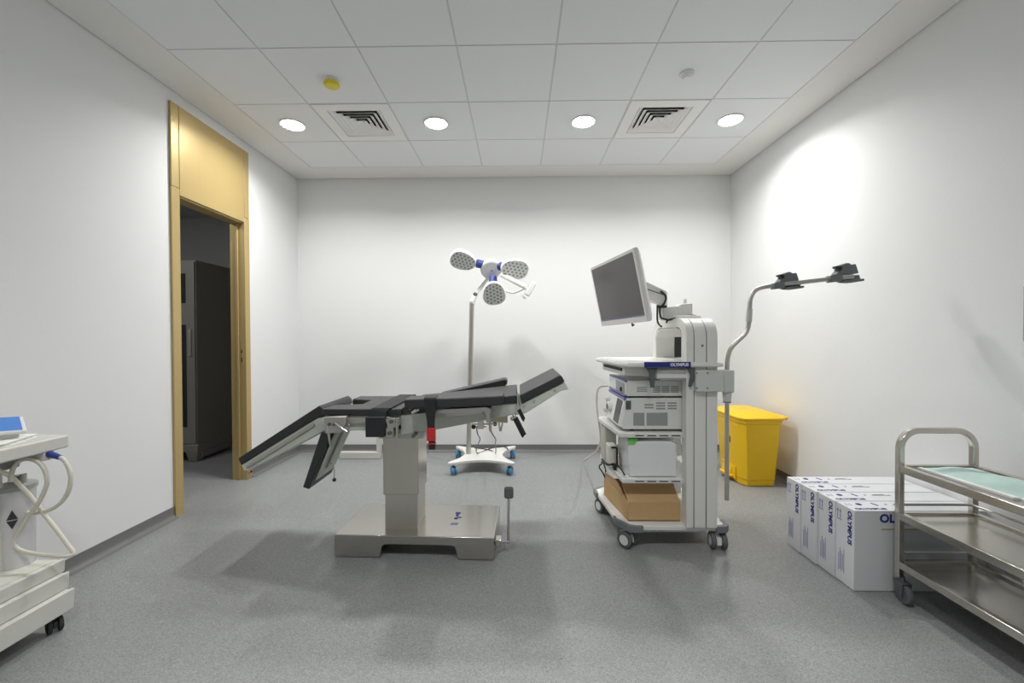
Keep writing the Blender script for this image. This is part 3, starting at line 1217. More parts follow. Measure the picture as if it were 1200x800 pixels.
# worktop
wt = [(.555, 2.99), (.60, 2.52), (.635, 2.44), (.70, 2.418), (1.17, 2.418), (1.195, 2.44), (1.195, 3.04), (1.16, 3.075), (.62, 3.075)]
mb = MB()
mb.prz(wt, 1.090, 1.112)
wk = mb.build('worktop', 'cart_white', C, bevel=.006, seg=3)
mb = MB()
pts = [(x * .97 + .025, y * .985 + .04) for x, y in wt]
mb.prz(pts, 1.111, 1.116)
mb.build('work_mat', 'white_metal', wk, bevel=.002)
a, c_ = at(755, 424, 2.416), at(809.5, 430.5, 2.416)
mb = MB()
mb.box(a.x, c_.x, 2.4125, 2.420, c_.z, a.z)
ls = mb.build('label_strip', 'label_blue', wk, bevel=.001, label='blue label strip with white letters')
OLY = text_mesh('OLYMPUS', .036)
mb = MB()
q0, q1 = at(785.5, 429, 2.4125), at(807, 425.3, 2.4125)
put_text(mb, OLY, (q0.x, 2.4124, q0.z), (1, 0, 0), (0, 0, 1), q1.x - q0.x, q1.z - q0.z)
mb.build('lettering', 'label_white', ls, smooth=False)
# drawer block below the worktop
mb = MB()
mb.prz([(.595, 2.95), (.635, 2.50), (.985, 2.50), (.985, 2.98)], 1.035, 1.091)
mb.build('keyboard_drawer', 'cart_white', C, bevel=.006)
mb = MB()
mb.hull8([(.598, 2.90, 1.058), (.628, 2.54, 1.058), (.650, 2.54, 1.058), (.62, 2.90, 1.058)], [(.589, 2.90, 1.076), (.624, 2.54, 1.076), (.650, 2.54, 1.076), (.62, 2.90, 1.076)])
mb.build('drawer_slot', 'dark', C)
mb = MB()
a, c_ = at(768, 433, 2.47), at(809, 446, 2.47)
mb.box(a.x, c_.x, 2.455, 2.52, c_.z + .012, a.z)
mb.build('side_tray', 'cart_white', C, bevel=.005)
mb = MB()
mb.box(a.x + .02, c_.x - .03, 2.452, 2.48, c_.z + .004, c_.z + .018)
mb.build('tray_lip', 'vent_grey', C, bevel=.002)
for poly in ([(757.5, 431), (771, 431), (767.5, 437), (766.5, 454), (762.5, 454), (761, 437)], [(803, 430.5), (813, 431), (813.5, 442), (809.5, 453), (807, 453), (809, 441), (808, 434)]):
    mb = MB()
    mb.ppx(poly, 2.44, 2.430, 2.452)
    mb.build('hook_clip', 'clip_grey', C, bevel=.003)

# shelves between the columns
SH = []
for z, x0 in ((.690, .61), (.415, .625)):
    mb = MB()
    xf = x0 - .035
    poly = [(x0, 2.50), (1.162, 2.50), (1.162, 3.02), (xf, 3.02), (xf - .005, 2.93)]
    mb.prz(poly, z - .030, z)
    sh = mb.build('shelf', 'cart_white', C, bevel=.006, seg=3)
    mb = MB()
    for k in range(4):
        mb.box(.70 + k * .072, .752 + k * .072, 2.4985, 2.505, z - .019, z - .013)
    mb.build('shelf_slot', 'dark', sh)
    SH.append(z)

# bracket and hanger pole
mb = MB()
a, c_ = at(813.5, 433.5, 2.44), at(846, 458.5, 2.44)
mb.box(a.x, c_.x, 2.415, 2.455, c_.z, a.z)
bk = mb.build('pole_bracket', 'cart_grey', C, bevel=.005)
mb = MB()
for px in (816.5, 829):
    for py in (437, 454.5):
        q = at(px, py, 2.415)
        mb.cyl((q.x, 2.418, q.z), (q.x, 2.412, q.z), .005, n=12)
mb.build('screw', 'bumper_grey', bk)
a, c_ = at(845.5, 433, 2.45), at(858, 459.5, 2.45)
mb = MB()
mb.box(a.x, c_.x, 2.42, 2.49, c_.z, a.z)
mb.build('pole_holder', 'cart_grey', bk, bevel=.008, seg=3)
pc_ = at(852, 460, 2.455)
mb = MB()
mb.cyl((pc_.x, 2.455, c_.z + .005), (pc_.x, 2.455, at(852, 470, 2.455).z), .026, .021)
mb.build('collar', 'cart_grey', bk)
mb = MB()
mb.cyl((pc_.x, 2.455, at(852, 470, 2.455).z), (pc_.x, 2.455, at(852, 471.5, 2.455).z), .0215)
mb.build('collar_ring', 'violet_trim', bk)
mb = MB()
mb.cyl((pc_.x, 2.455, at(851, 585.5, 2.455).z), (pc_.x, 2.455, c_.z + .02), .0125)
pts = [(pc_.x, 2.455, c_.z + .03), (pc_.x, 2.455, a.z + .02)] + [at(px, py, Y) for px, py, Y in ((852.5, 421, 2.455), (856, 409, 2.455), (864, 400, 2.45), (872, 392.5, 2.45), (876.5, 384, 2.45), (878, 372, 2.445), (878.5, 360, 2.44), (879.5, 350, 2.44), (883, 342.5, 2.44), (889, 338, 2.44), (898, 335.8, 2.43), (915, 333.5, 2.42), (945, 330, 2.40), (975, 326.5, 2.38), (1000, 324, 2.36))]
mb.tube(pts, .0125, n=14)
pole = mb.build('hanger_pole', 'steel_satin', C)
mb = MB()
mb.cyl(at(877.4, 377, 2.443), at(878.3, 362, 2.443), .0165)
mb.build('pole_sleeve', 'cart_grey', pole)
for (ox, oy, Y) in ((0, 0, 2.42), (65.5, -8.5, 2.38)):
    s = 1.0 if ox == 0 else 1.12
    mb = MB()

    def hp(px, py):
        return (903 + ox + (px - 903) * s, 334 + oy + (py - 334) * s)
    mb.ppx([hp(*q) for q in ((904.5, 332), (917, 330), (918, 337.5), (906, 339), (904, 336.5))], Y, Y - .022, Y + .022)
    mb.ppx([hp(*q) for q in ((911, 330.5), (914, 327), (916, 321), (921, 319), (924, 319), (926, 320.5), (931, 320), (934, 329.5), (925, 331))], Y + .025, Y + .004, Y + .055)
    mb.ppx([hp(*q) for q in ((916, 333), (938, 330.5), (940, 337.5), (926, 339.5), (916, 338.5))], Y + .01, Y + .012, Y + .03)
    mb.ppx([hp(*q) for q in ((920, 336.5), (940, 335.0), (940, 337.5), (926, 339.5), (918, 339))], Y, Y - .02, Y + .02)
    hk = mb.build('scope_hook', 'hook_grey', pole, bevel=.004)
    mb = MB()
    mb.ppx([hp(*q) for q in ((911, 322), (916.5, 321.5), (918, 324), (916, 327), (914, 327), (913.5, 324.5), (911, 324))], Y + .015, Y - .002, Y + .03)
    mb.build('hook_button', 'black_plastic', hk, bevel=.002)

# monitor arm and monitor
mb = MB()
a, c_ = at(784, 377.5, 2.76), at(829, 383, 2.76)
mb.prz(rrect(1.0, 1.16, 2.62, 2.90, .05), AZ - .002, AZ + .02)
mb.build('arm_plinth', 'cart_white', C, bevel=.005)
AYc = 2.76
mb = MB()
mb.ppx([(773.5, 361), (794, 358.8), (795, 356.5), (808.5, 355.5), (808.5, 373), (794, 374.2), (777, 376), (774, 373)], AYc, AYc - .045, AYc + .045)
mb.cyl(at(802.5, 374, AYc), at(802.5, 350, AYc), .012)
la = mb.build('lower_arm', 'cart_white', C, bevel=.012, seg=3)
mb = MB()
q = at(776, 376, AYc)
mb.cyl((q.x, AYc, at(776, 366, AYc).z), (q.x, AYc, at(776, 343, AYc).z), .032)
mb.build('elbow', 'cart_white', C, bevel=.004)
p1, p2 = at(776, 350, AYc), at(752, 344, AYc - .02)
mb = MB()
mb.ppx([(779.5, 342.5), (779, 353), (775, 357), (748, 349), (746, 331), (757, 331)], AYc - .02, AYc - .065, AYc + .03)
mb.build('upper_arm', 'cart_white', C, bevel=.008, seg=3)
mb = MB()
mb.ppx([(778, 346.5), (762, 341.2), (755, 338.8), (755, 339.9), (762, 342.3), (778, 347.6)], AYc - .02, AYc - .067, AYc - .06)
mb.build('arm_seam', 'groove', C)
mb = MB()
mb.tube([at(774, 341, AYc - .07), at(778, 344, AYc - .07), at(780.5, 349, AYc - .07), at(778, 356, AYc - .07), at(773.5, 361, AYc - .07), at(773.5, 368, AYc - .06), at(776, 373, AYc - .06), at(788, 374.5, AYc - .06), at(800, 371, AYc - .07), at(812, 369.5, AYc - .07), at(820, 372, AYc - .08), at(823, 376.5, AYc - .09)], .006)
mb.tube([at(770.5, 357, AYc - .04), at(770.2, 372, AYc - .04), at(771.5, 379, AYc - .06), at(775, 382.5, AYc - .12)], .006)
mb.tube([at(769.5, 359.5, AYc - .075), at(781, 359, AYc - .075)], .009, smooth=0)
mb.tube([at(781, 378, AYc - .1), at(784, 374.5, AYc - .09), at(800, 372, AYc - .09), at(811, 373.5, AYc - .09)], .006)
mb.build('arm_cable', 'black_plastic', C)

r_ = Vector((.215, -.976, .02)).normalized()
u_ = Vector((-.195, -.037, .977))
u_ = (u_ - r_ * u_.dot(r_)).normalized()
n_ = r_.cross(u_)
if n_.x > 0:
    n_ = -n_
mc = Vector((.640, 2.745, 1.562))
MW, MH = .655, .437


def mq(u, v, d):
    return mc + r_ * (u * MW / 2) + u_ * (v * MH / 2) - n_ * d


mb = MB()
mb.loft([[mq(u, v, d) for u, v in ((-k, -k2), (k, -k2), (k, k2), (-k, k2))] for k, k2, d in ((1, 1, 0), (1, 1, .028), (.9, .86, .055))])
mon = mb.build('monitor', 'white_plastic', C, bevel=.007, seg=3)
mb = MB()
mb.loft([[mq(u, v, d) for u, v in ((-.935, -.80), (.935, -.80), (.935, .90), (-.935, .90))] for d in (.004, -.0012)])
mb.build('screen', 'screen_glass', mon, label='dark switched-off screen')
mb = MB()
mb.loft([[mq(u, v, d) for u, v in ((-.935, -.835), (.935, -.835), (.935, -.80), (-.935, -.80))] for d in (.004, -.0014)])
mb.build('violet_strip', 'violet_trim', mon)
mb = MB()
mb.tube([mq(.32, -.99, .02), mq(.32, -1.05, .015), mq(.36, -1.08, .01), mq(.40, -1.05, .015)], .005)
mb.build('cable_clip', 'black_plastic', mon)
mb = MB()
b0, b1 = mq(.02, -.1, .055), at(752, 342, AYc - .02)
mb.cyl(b0, b1, .05, .035)
mb.build('tilt_mount', 'cart_white', C)

# ------------------------------------------------------------------ devices on the cart
def side_vents(mb, x0, x1, z0, z1, y, rows):
    for k in range(rows):
        z = z0 + (z1 - z0) * (k + .5) / rows
        h = (z1 - z0) / rows * .28
        mb.box(x0, x1, y - .0015, y + .004, z - h, z + h)


DY = 2.535
t = thing('light_source', 'white medical processor box with violet front edges, upper of the two on the cart', 'processor', (.88, 2.74, .896))
mb = MB()
mb.pry([(.655, .905), (1.15, .905), (1.15, 1.0), (.662, 1.0)], DY, 2.96)
mb.build('housing', 'cart_white', t, bevel=.004)
mb = MB()
for x in (.70, 1.05):
    for y in (2.58, 2.90):
        mb.cyl((x, y, .8965), (x, y, .91), .014, n=12)
mb.build('foot', 'rubber', t)
mb = MB()
mb.box(.646, .659, DY + .004, 2.956, .914, .99)
fr = mb.build('front_panel', 'label_white', t, bevel=.003)
mb = MB()
mb.box(.643, .650, DY + .006, DY + .22, .918, .984)
mb.build('dark_panel', 'panel_grey', fr)
mb = MB()
mb.cyl((.646, DY + .07, .94), (.634, DY + .07, .94), .014, n=16)
mb.build('button', 'black_plastic', fr)
mb = MB()
mb.box(.642, .662, DY + .001, 2.958, .904, .914).box(.645, .664, DY + .001, 2.958, .990, 1.002)
mb.build('violet_trim', 'violet_trim', fr, bevel=.002)
mb = MB()
side_vents(mb, .72, .78, .93, .965, DY, 3)
for x in (.815, .87, .925):
    side_vents(mb, x, x + .045, .925, .97, DY, 4)
mb.build('vent_slots', 'vent_grey', t)

t = thing('video_processor', 'larger white medical processor with dark front screen, lower of the two on the cart', 'processor', (.88, 2.74, .690))
mb = MB()
mb.pry([(.628, .716), (.64, .703), (1.15, .703), (1.15, .893), (.655, .893)], DY, 2.96)
mb.build('housing', 'cart_white', t, bevel=.005)
mb = MB()
for x in (.70, 1.05):
    for y in (2.58, 2.90):
        mb.cyl((x, y, .6905), (x, y, .708), .014, n=12)
mb.build('foot', 'rubber', t)
mb = MB()
mb.pry([(.607, .722), (.632, .712), (.658, .890), (.644, .890)], DY + .004, 2.956)
VP = t
fr = mb.build('front_panel', 'label_white', t, bevel=.004)
mb = MB()
mb.pry([(.6075, .732), (.6175, .732), (.6465, .874), (.6365, .874)], DY + .02, DY + .15)
mb.build('screen', 'panel_dark', fr, bevel=.002)
mb = MB()
mb.pry([(.640, .880), (.655, .880), (.659, .896), (.642, .896)], DY + .001, 2.958)
mb.build('violet_trim', 'violet_trim', fr)
mb = MB()
for y, z, r in ((2.80, .80, .034), (2.88, .835, .02), (2.88, .765, .018)):
    x = .607 + (z - .722) / .168 * .037
    mb.lathe([(r * .5, .005), (r, .005), (r, -.022), (r * .8, -.028), (r * .6, -.028), (r * .55, -.018), (.001, -.018)], (x, y, z), axis='X', n=20)
mb.build('socket', 'white_plastic', fr)
mb = MB()
mb.lathe([(.001, -.0185), (.02, -.0185), (.02, -.03), (.001, -.03)], (.624, 2.80, .80), axis='X', n=16)
mb.build('socket_core', 'black_plastic', fr)
mb = MB()
mb.box(.652, .684, DY - .004, DY + .004, .825, .878)
mb.build('side_latch', 'clip_grey', t, bevel=.003)
mb = MB()
mb.box(.698, .765, DY - .0025, DY + .003, .727, .805).box(.778, .905, DY - .0025, DY + .003, .727, .805)
mb.build('vent_grille', 'vent_grey', t, bevel=.002)
mb = MB()
side_vents(mb, .765, .82, .828, .862, DY, 2)
side_vents(mb, .835, .89, .822, .872, DY, 3)
side_vents(mb, .905, .96, .822, .872, DY, 3)
mb.build('vent_slots', 'vent_grey', t)

# wrapped device on the middle shelf
t = thing('wrapped_device', 'white device wrapped in plastic film on the cart middle shelf', 'wrapped device', (.82, 2.66, .415))
mb = MB()
pr = [(.668, .418), (.660, .52), (.662, .60), (.675, .632), (.70, .64), (.81, .644), (.93, .64), (.962, .622), (.968, .54), (.965, .418)]
loops = []
for k in range(9):
    y = 2.525 + .27 * k / 8
    e = math.sin(PI * k / 8) ** .35 if 0 < k < 8 else .0
    sc = .955 + .045 * e
    loops.append([(.81 + (x - .81) * sc + .004 * math.sin(9 * z + 3 * k), y, .4155 + (z - .4155) * (.97 + .03 * e) + (.005 * math.sin(23 * x + 2.1 * k) if z > .6 else 0)) for x, z in pr])
mb.loft(loops)
mb.build('plastic_wrap', 'wrap_plastic', t, bevel=.008, seg=3)
mb = MB()
mb.hull8([(.672, 2.535, .640), (.73, 2.535, .648), (.74, 2.60, .651), (.67, 2.60, .641)], [(.678, 2.534, .650), (.726, 2.535, .654), (.738, 2.60, .656), (.676, 2.60, .652)])
mb.hull8([(.664, 2.522, .612), (.703, 2.522, .612), (.728, 2.528, .649), (.674, 2.528, .645)], [(.664, 2.527, .612), (.703, 2.527, .612), (.728, 2.536, .652), (.674, 2.536, .650)])
mb.build('sticker', 'green_label', t, label='green sticker on the wrapped corner')

t = thing('power_unit', 'grey beige box device at the front of the cart middle shelf', 'device', (.63, 2.90, .4155))
mb = MB()
mb.prz(rrect(.585, .665, 2.82, 2.98, .015), .4155, .652)
mb.build('housing', 'device_grey', t, bevel=.005)
mb = MB()
mb.prz(rrect(.585, .638, 2.70, 2.80, .01), .4155, .56)
mb.box(.60, .63, 2.78, 2.84, .43, .54)
mb.build('transformer', 'cream_metal', t, bevel=.006)
mb = MB()
mb.tube([(.60, 2.697, .55), (.632, 2.694, .55), (.637, 2.693, .53), (.637, 2.693, .44), (.632, 2.693, .425)], .006)
mb.build('strap_band', 'black_plastic', t)

# black cords hanging off the middle shelf, white tube to the floor
mb = MB()
mb.tube([at(732, 556, 2.50), at(726, 547.5, 2.6), at(719, 543, 2.64), (.573, 2.68, .44), (.564, 2.80, .43), at(705, 543.5, 2.92), at(702.8, 545, 2.93), at(702.5, 548, 2.95), at(706, 553, 2.96), at(708.5, 558.5, 2.965)], .005)
mb.tube([at(722, 545, 2.63), (.571, 2.69, .447), (.564, 2.82, .44), at(709.5, 549, 2.93), at(709.5, 554, 2.96), at(709, 560, 2.97)], .005)
mb.box(.606, .625, 2.655, 2.693, .416, .437)
mb.build('power_cord', 'black_plastic', C)
mb = MB()
mb.tube([at(712, 452, 2.97), at(704, 452.5, 3.0), at(700, 458, 3.0), at(699.5, 475, 3.0), at(702, 495, 3.0), at(704, 510, 3.05), at(703, 520, 3.1), at(699, 528, 3.2), at(694, 533, 3.5), at(684, 540, 4.1)], .0075)
mb.build('water_tube', 'hose', C)

# open kraft carton on the base
t = thing('cardboard_box', 'open brown cardboard box on the bottom of the equipment cart', 'box', (.80, 2.72, .147))
fp = [(.665, 2.527), (.980, 2.527), (.980, 2.95), (.605, 2.95)]
mb = MB()
th = .006
cx, cy = .80, 2.74
zb, zt = .1475, .262
ins = [(x + (th if x < cx else -th), y + (th if y < cy else -th)) for x, y in fp]
mb.prz(fp, zb, zb + .005)
for i in range(4):
    j = (i + 1) % 4
    mb.hull8([(*fp[i], zb), (*fp[j], zb), (*ins[j], zb), (*ins[i], zb)], [(*fp[i], zt), (*fp[j], zt), (*ins[j], zt), (*ins[i], zt)])
mb.build('carton', 'kraft', t)
mb = MB()
mb.hull8([(.667, 2.529, zt), (.978, 2.529, zt), (.978, 2.534, zt), (.667, 2.534, zt)], [(.655, 2.62, zt + .060), (.978, 2.62, zt + .060), (.978, 2.626, zt + .058), (.655, 2.626, zt + .058)])
mb.hull8([(.655, 2.62, zt + .060), (.978, 2.62, zt + .060), (.978, 2.626, zt + .058), (.655, 2.626, zt + .058)], [(.648, 2.655, zt + .108), (.978, 2.655, zt + .108), (.978, 2.661, zt + .107), (.648, 2.661, zt + .107)])
mb.build('flap', 'kraft', t)
mb = MB()
mb.hull8([(.609, 2.93, zt), (.66, 2.57, zt), (.666, 2.57, zt), (.615, 2.93, zt)], [(.609, 2.93, zt + .05), (.64, 2.72, zt + .06), (.646, 2.72, zt + .06), (.615, 2.93, zt + .05)])
mb.build('flap', 'kraft', t)

# ------------------------------------------------------------------ yellow pedal bin
t = thing('pedal_bin', 'yellow plastic pedal bin in the right back corner', 'bin', (2.03, 3.75, 0))


def binring(x0, x1, y0, y1, c, z):
    c *= .8
    return [(x0 + c, y0, z), (x1 - c * .4, y0, z), (x1, y0 + c * .4, z), (x1, y1 - c * .4, z), (x1 - c * .4, y1, z), (x0 + c, y1, z), (x0, y1 - c * 1.6, z), (x0, y0 + c * 1.6, z)]


mb = MB()
mb.loft([binring(1.895, 2.165, 3.53, 3.96, .05, .002), binring(1.893, 2.168, 3.528, 3.962, .05, .05), binring(1.888, 2.168, 3.522, 3.966, .05, .055), binring(1.865, 2.196, 3.495, 3.995, .05, .53), binring(1.857, 2.205, 3.487, 4.003, .05, .533), binring(1.855, 2.207, 3.485, 4.005, .05, .562)])
bd = mb.build('body', 'yellow_plastic', t, bevel=.006, seg=2)
mb = MB()
mb.loft([binring(1.847, 2.215, 3.477, 4.015, .05, .563), binring(1.843, 2.221, 3.473, 4.019, .05, .580), binring(1.852, 2.212, 3.482, 4.010, .05, .588), binring(1.90, 2.15, 3.54, 3.96, .05, .615), binring(1.95, 2.10, 3.60, 3.89, .03, .620)])
lid = mb.build('lid', 'yellow_plastic', t, bevel=.004, seg=2)
mb = MB()
mb.box(2.20, 2.252, 3.49, 4.0, .564, .594)
mb.build('lid_hinge', 'yellow_plastic', lid, bevel=.014, seg=3)
mb = MB()
mb.lathe([(.001, .005), (.035, .004), (.04, 0), (.04, -.006)], (2.0, 3.745, .620), n=20)
mb.build('lid_boss', 'yellow_plastic', lid)
mb = MB()
mb.box(1.874, 1.91, 3.62, 3.87, .03, .135)
mb.build('pedal_recess', 'yellow_plastic', t)
mb = MB()
mb.prz(rrect(1.835, 1.91, 3.655, 3.835, .02), .035, .055)
mb.hull8([(1.85, 3.67, .05), (1.875, 3.67, .05), (1.875, 3.82, .05), (1.85, 3.82, .05)], [(1.865, 3.68, .12), (1.885, 3.68, .12), (1.885, 3.81, .12), (1.865, 3.81, .12)])
mb.build('pedal', 'yellow_plastic', t, bevel=.005)
mb = MB()
mb.box(1.868, 1.89, 3.70, 3.75, .33, .385)
mb.build('hand_slot', 'dark', t, bevel=.004)
mb = MB()
mb.box(1.863, 1.876, 3.56, 3.66, .497, .503)
mb.build('moulding_line', 'yellow_plastic', t)

# ------------------------------------------------------------------ four white cartons
prev = None
BT, BH, BW = .1195, .402, .655
labs = ['white printed carton nearest the steel trolley, front of the row of four', 'white printed carton second from the front in the row of four',
        'white printed carton third from the front in the row of four', 'white printed carton farthest back in the row, nearest the yellow bin']
for k in range(4):
    y0 = 2.078 + k * (BT + .0018)
    y1 = y0 + BT
    x0 = 1.662 - k * .008 + (.003 if k % 2 else 0)
    x1 = x0 + BW
    if x1 > 2.312:
        x1 = 2.312
    h = BH + (.002 * k)
    t = thing('shipping_carton', labs[k], 'carton', ((x0 + x1) / 2, (y0 + y1) / 2, 0), 'row of white cartons')
    mb = MB()
    mb.box(x0, x1, y0, y1, .001, h)
    mb.build('carton', 'carton_white', t, bevel=.0025)
    mb = MB()
    # left end: name reading downwards, arrows, fine print
    # text x axis runs down (-Z), text up axis runs to the near side (-Y), facing -X
    T = Matrix.Identity(4)
    for r, vals in enumerate(((0, 0, -.0012, x0 - .0004), (0, -.026, 0, y0 + .040), (-.170, 0, 0, h - .014), (0, 0, 0, 1))):
        for c2, v in enumerate(vals):
            T[r][c2] = v
    mb.merge(OLY, T)
    mb.build('end_lettering', 'ink_blue', t, smooth=False)
    mb = MB()
    # top face: name near the front edge
    T = Matrix.Identity(4)
    for r, vals in enumerate(((.155, 0, 0, x0 + .022), (0, .020, 0, y0 + .012), (0, 0, .0012, h + .0004), (0, 0, 0, 1))):
        for c2, v in enumerate(vals):
            T[r][c2] = v
    mb.merge(OLY, T)
    mb.build('top_lettering', 'ink_blue', t, smooth=False)
    if k == 0:
        mb = MB()
        T = Matrix.Identity(4)
        for r, vals in enumerate(((.250, 0, 0, 1.787), (0, 0, -.0012, y0 - .0004), (0, .044, 0, .342), (0, 0, 0, 1))):
            for c2, v in enumerate(vals):
                T[r][c2] = v
        mb.merge(OLY, T)
        mb.build('front_lettering', 'ink_blue', t, smooth=False)
    # icons on the top
    mb = MB()
    ya = y0 + .075
    mb.lathe([(.001, h), (.014, h), (.014, h + .001), (.001, h + .001)], (x0 + .085, ya + .004, 0), n=14)
    mb.hull8([(x0 + .155, ya + .018, h), (x0 + .163, ya + .022, h), (x0 + .175, ya - .012, h), (x0 + .163, ya - .014, h)], [(x0 + .155, ya + .018, h + .001), (x0 + .163, ya + .022, h + .001), (x0 + .175, ya - .012, h + .001), (x0 + .163, ya - .014, h + .001)])
    mb.build('top_icons', 'ink_blue', t, smooth=False)
    mb = MB()
    # this-way-up arrows
    for q in (.088, .105):
        yy = y0 + q
        mb.box(x0 - .001, x0 + .002, yy - .0018, yy + .0018, h - .075, h - .035)
        mb.prx([(yy - .006, h - .040), (yy + .006, h - .040), (yy, h - .026)], x0 - .001, x0 + .002)
    mb.box(x0 - .001, x0 + .002, y0 + .080, y0 + .112, h - .083, h - .079)
    mb.build('up_arrows', 'ink_soft', t, smooth=False)
    mb = MB()
    for q in range(5):
        yy = y0 + .062 + q * .0085
        mb.box(x0 - .0008, x0 + .002, yy, yy + .003, .055 + .010 * (q % 2), .175 - .014 * ((q * 2) % 3))
    mb.build('small_print', 'ink_soft', t, smooth=False)
    mb = MB()
    for q in (.018, .036):
        mb.box(x0 + q, x0 + q + .004, ya - .012, ya + .012, h - .002, h + .001)
    mb.build('up_arrows', 'ink_soft', t, smooth=False)
    mb = MB()
    mb.box(x0 + .215, x0 + .226, ya - .002, ya + .006, h - .002, h + .001)
    mb.hull8([(x0 + .25, ya - .004, h - .001), (x0 + .335, ya - .004, h - .001), (x0 + .32, ya + .012, h - .001), (x0 + .27, ya + .010, h - .001)], [(x0 + .25, ya - .004, h + .001), (x0 + .335, ya - .004, h + .001), (x0 + .32, ya + .012, h + .001), (x0 + .27, ya + .010, h + .001)])
    mb.box(x0 + .335, x0 + .352, ya - .006, ya + .002, h - .002, h + .001)
    mb.build('stamp', 'ink_grey', t, smooth=False)
    if k == 0:
        mb = MB()
        mb.box(1.795, 2.17, y0 - .001, y0 + .002, .306, .314)
        mb.build('gold_line', 'ink_gold', t, smooth=False)

# ------------------------------------------------------------------ steel trolley
t = thing('steel_trolley', 'three-shelf stainless steel trolley on the right in front of the cartons', 'trolley', (1.985, 1.60, 0))
TX0, TX1, TY0, TY1 = 1.812, 2.158, 1.13, 2.00
LZ = (.20, .43, .655)
pt_ = .026


def loop_frame(y, name):
    """square tube bent into a handle: two posts and a rounded top"""
    r, zt = .085, .818
    path = [(TX0, .12), (TX0, zt - r)]
    for k in range(1, 9):
        a = PI - PI / 2 * k / 8
        path.append((TX0 + r + r * math.cos(a), zt - r + r * math.sin(a)))
    for k in range(0, 9):
        a = PI / 2 - PI / 2 * k / 8
        path.append((TX1 - r + r * math.cos(a), zt - r + r * math.sin(a)))
    path.append((TX1, .12))
    mb = MB()
    loops = []
    hw = pt_ / 2
    for i, (x, z) in enumerate(path):
        a, b_ = path[max(i - 1, 0)], path[min(i + 1, len(path) - 1)]
        d = Vector((b_[0] - a[0], 0, b_[1] - a[1])).normalized()
        nn = Vector((d.z, 0, -d.x))
        p = Vector((x, y, z))
        Yv = Vector((0, hw, 0))
        loops.append([p + nn * hw - Yv, p - nn * hw - Yv, p - nn * hw + Yv, p + nn * hw + Yv])
    mb.loft(loops)
    return mb.build(name, 'steel', t, bevel=.004, angle=50)


for y in (TY1, TY0):
    loop_frame(y, 'end_frame')
for z in LZ:
    mb = MB()
    h_ = .034
    mb.box(TX0 + .013, TX1 - .013, TY0 + .013, TY1 - .013, z - .014, z - .010)
    for (a0, a1, b0, b1) in ((TX0 - .012, TX0 + .014, TY0 + .012, TY1 - .012), (TX1 - .014, TX1 + .012, TY0 + .012, TY1 - .012), (TX0 + .014, TX1 - .014, TY0 - .008, TY0 + .014), (TX0 + .014, TX1 - .014, TY1 - .014, TY1 + .008)):
        mb.box(a0, a1, b0, b1, z - h_, z)
    sh = mb.build('shelf', 'steel', t, bevel=.003)
    if z < .6:
        mb = MB()
        for zz in (z + .035,):
            q = [(TX0 + .02, TY1 - .002, zz), (TX1 - .03, TY1 - .002, zz), (TX1 - .012, TY1 - .014, zz), (TX1 - .005, TY1 - .05, zz), (TX1 - .005, TY0 + .03, zz)]
            mb.tube(q, .006, smooth=0)
        mb.build('guard_rail', 'steel_satin', sh)
for x, y, a in ((TX0 + .012, TY1, 1.5), (TX1, TY1, 1.4), (TX0, TY0, 1.2), (TX1, TY0, 1.2)):
    caster(t, x, y, .125, .046, .028, 'tyre_grey', 'clip_grey', a, twin=False)

# green paper packs on the trolley
def paper(name, lab, x0, x1, y0, y1, z, matl, sk=0):
    mb = MB()
    n = 14
    rows = []
    for s_ in (0, 1):
        gsf = []
        for i in range(n + 1):
            row = []
            for j in range(n + 1):
                u, v = i / n, j / n
                x = x0 + (x1 - x0) * u + sk * v
                y = y0 + (y1 - y0) * v
                zz = z + .0008 + (.010 + .006 * math.sin(5 * u + 3.2 * v * 2) * v + .004 * math.sin(11 * v - 4 * u)) * (1 if s_ else 0)
                if s_ and (i in (0, n) or j in (0, n)):
                    zz = z + .006
                row.append(mb.bm.verts.new((x, y, zz)))
            gsf.append(row)
        rows.append(gsf)
    lo, hi = rows
    for i in range(n):
        for j in range(n):
            mb.bm.faces.new((hi[i][j], hi[i + 1][j], hi[i + 1][j + 1], hi[i][j + 1]))
            mb.bm.faces.new((lo[i][j], lo[i][j + 1], lo[i + 1][j + 1], lo[i + 1][j]))
    for i in range(n):
        for j in (0, n):
            mb.bm.faces.new((lo[i][j], lo[i + 1][j], hi[i + 1][j], hi[i][j]))
            mb.bm.faces.new((lo[j][i], lo[j][i + 1], hi[j][i + 1], hi[j][i]))
    return mb.build(name, matl, None, angle=60)


zs = LZ[2] - .010
o = paper('drape_pack', '', 1.90, 2.135, 1.60, 1.965, zs, 'paper_green', -.02)
tag(o, 'flat pale green paper pack on the far end of the trolley top', 'paper pack', 'green packs on the trolley')
mb = MB()
mb.prz([(1.875, 1.60), (1.902, 1.60), (1.882, 1.965), (1.862, 1.965)], zs + .0005, zs + .009)
e = mb.build('white_edge', 'paper_white', o, label='white sealed edge')
o = paper('drape_pack', '', 1.92, 2.135, 1.22, 1.595, zs, 'paper_green', 0)
tag(o, 'pale green paper pack cut by the right picture edge on the trolley', 'paper pack', 'green packs on the trolley')
mb = MB()
mb.prz([(1.895, 1.22), (1.922, 1.22), (1.922, 1.595), (1.895, 1.595)], zs + .0005, zs + .008)
mb.build('white_edge', 'paper_white', o, label='white sealed edge')

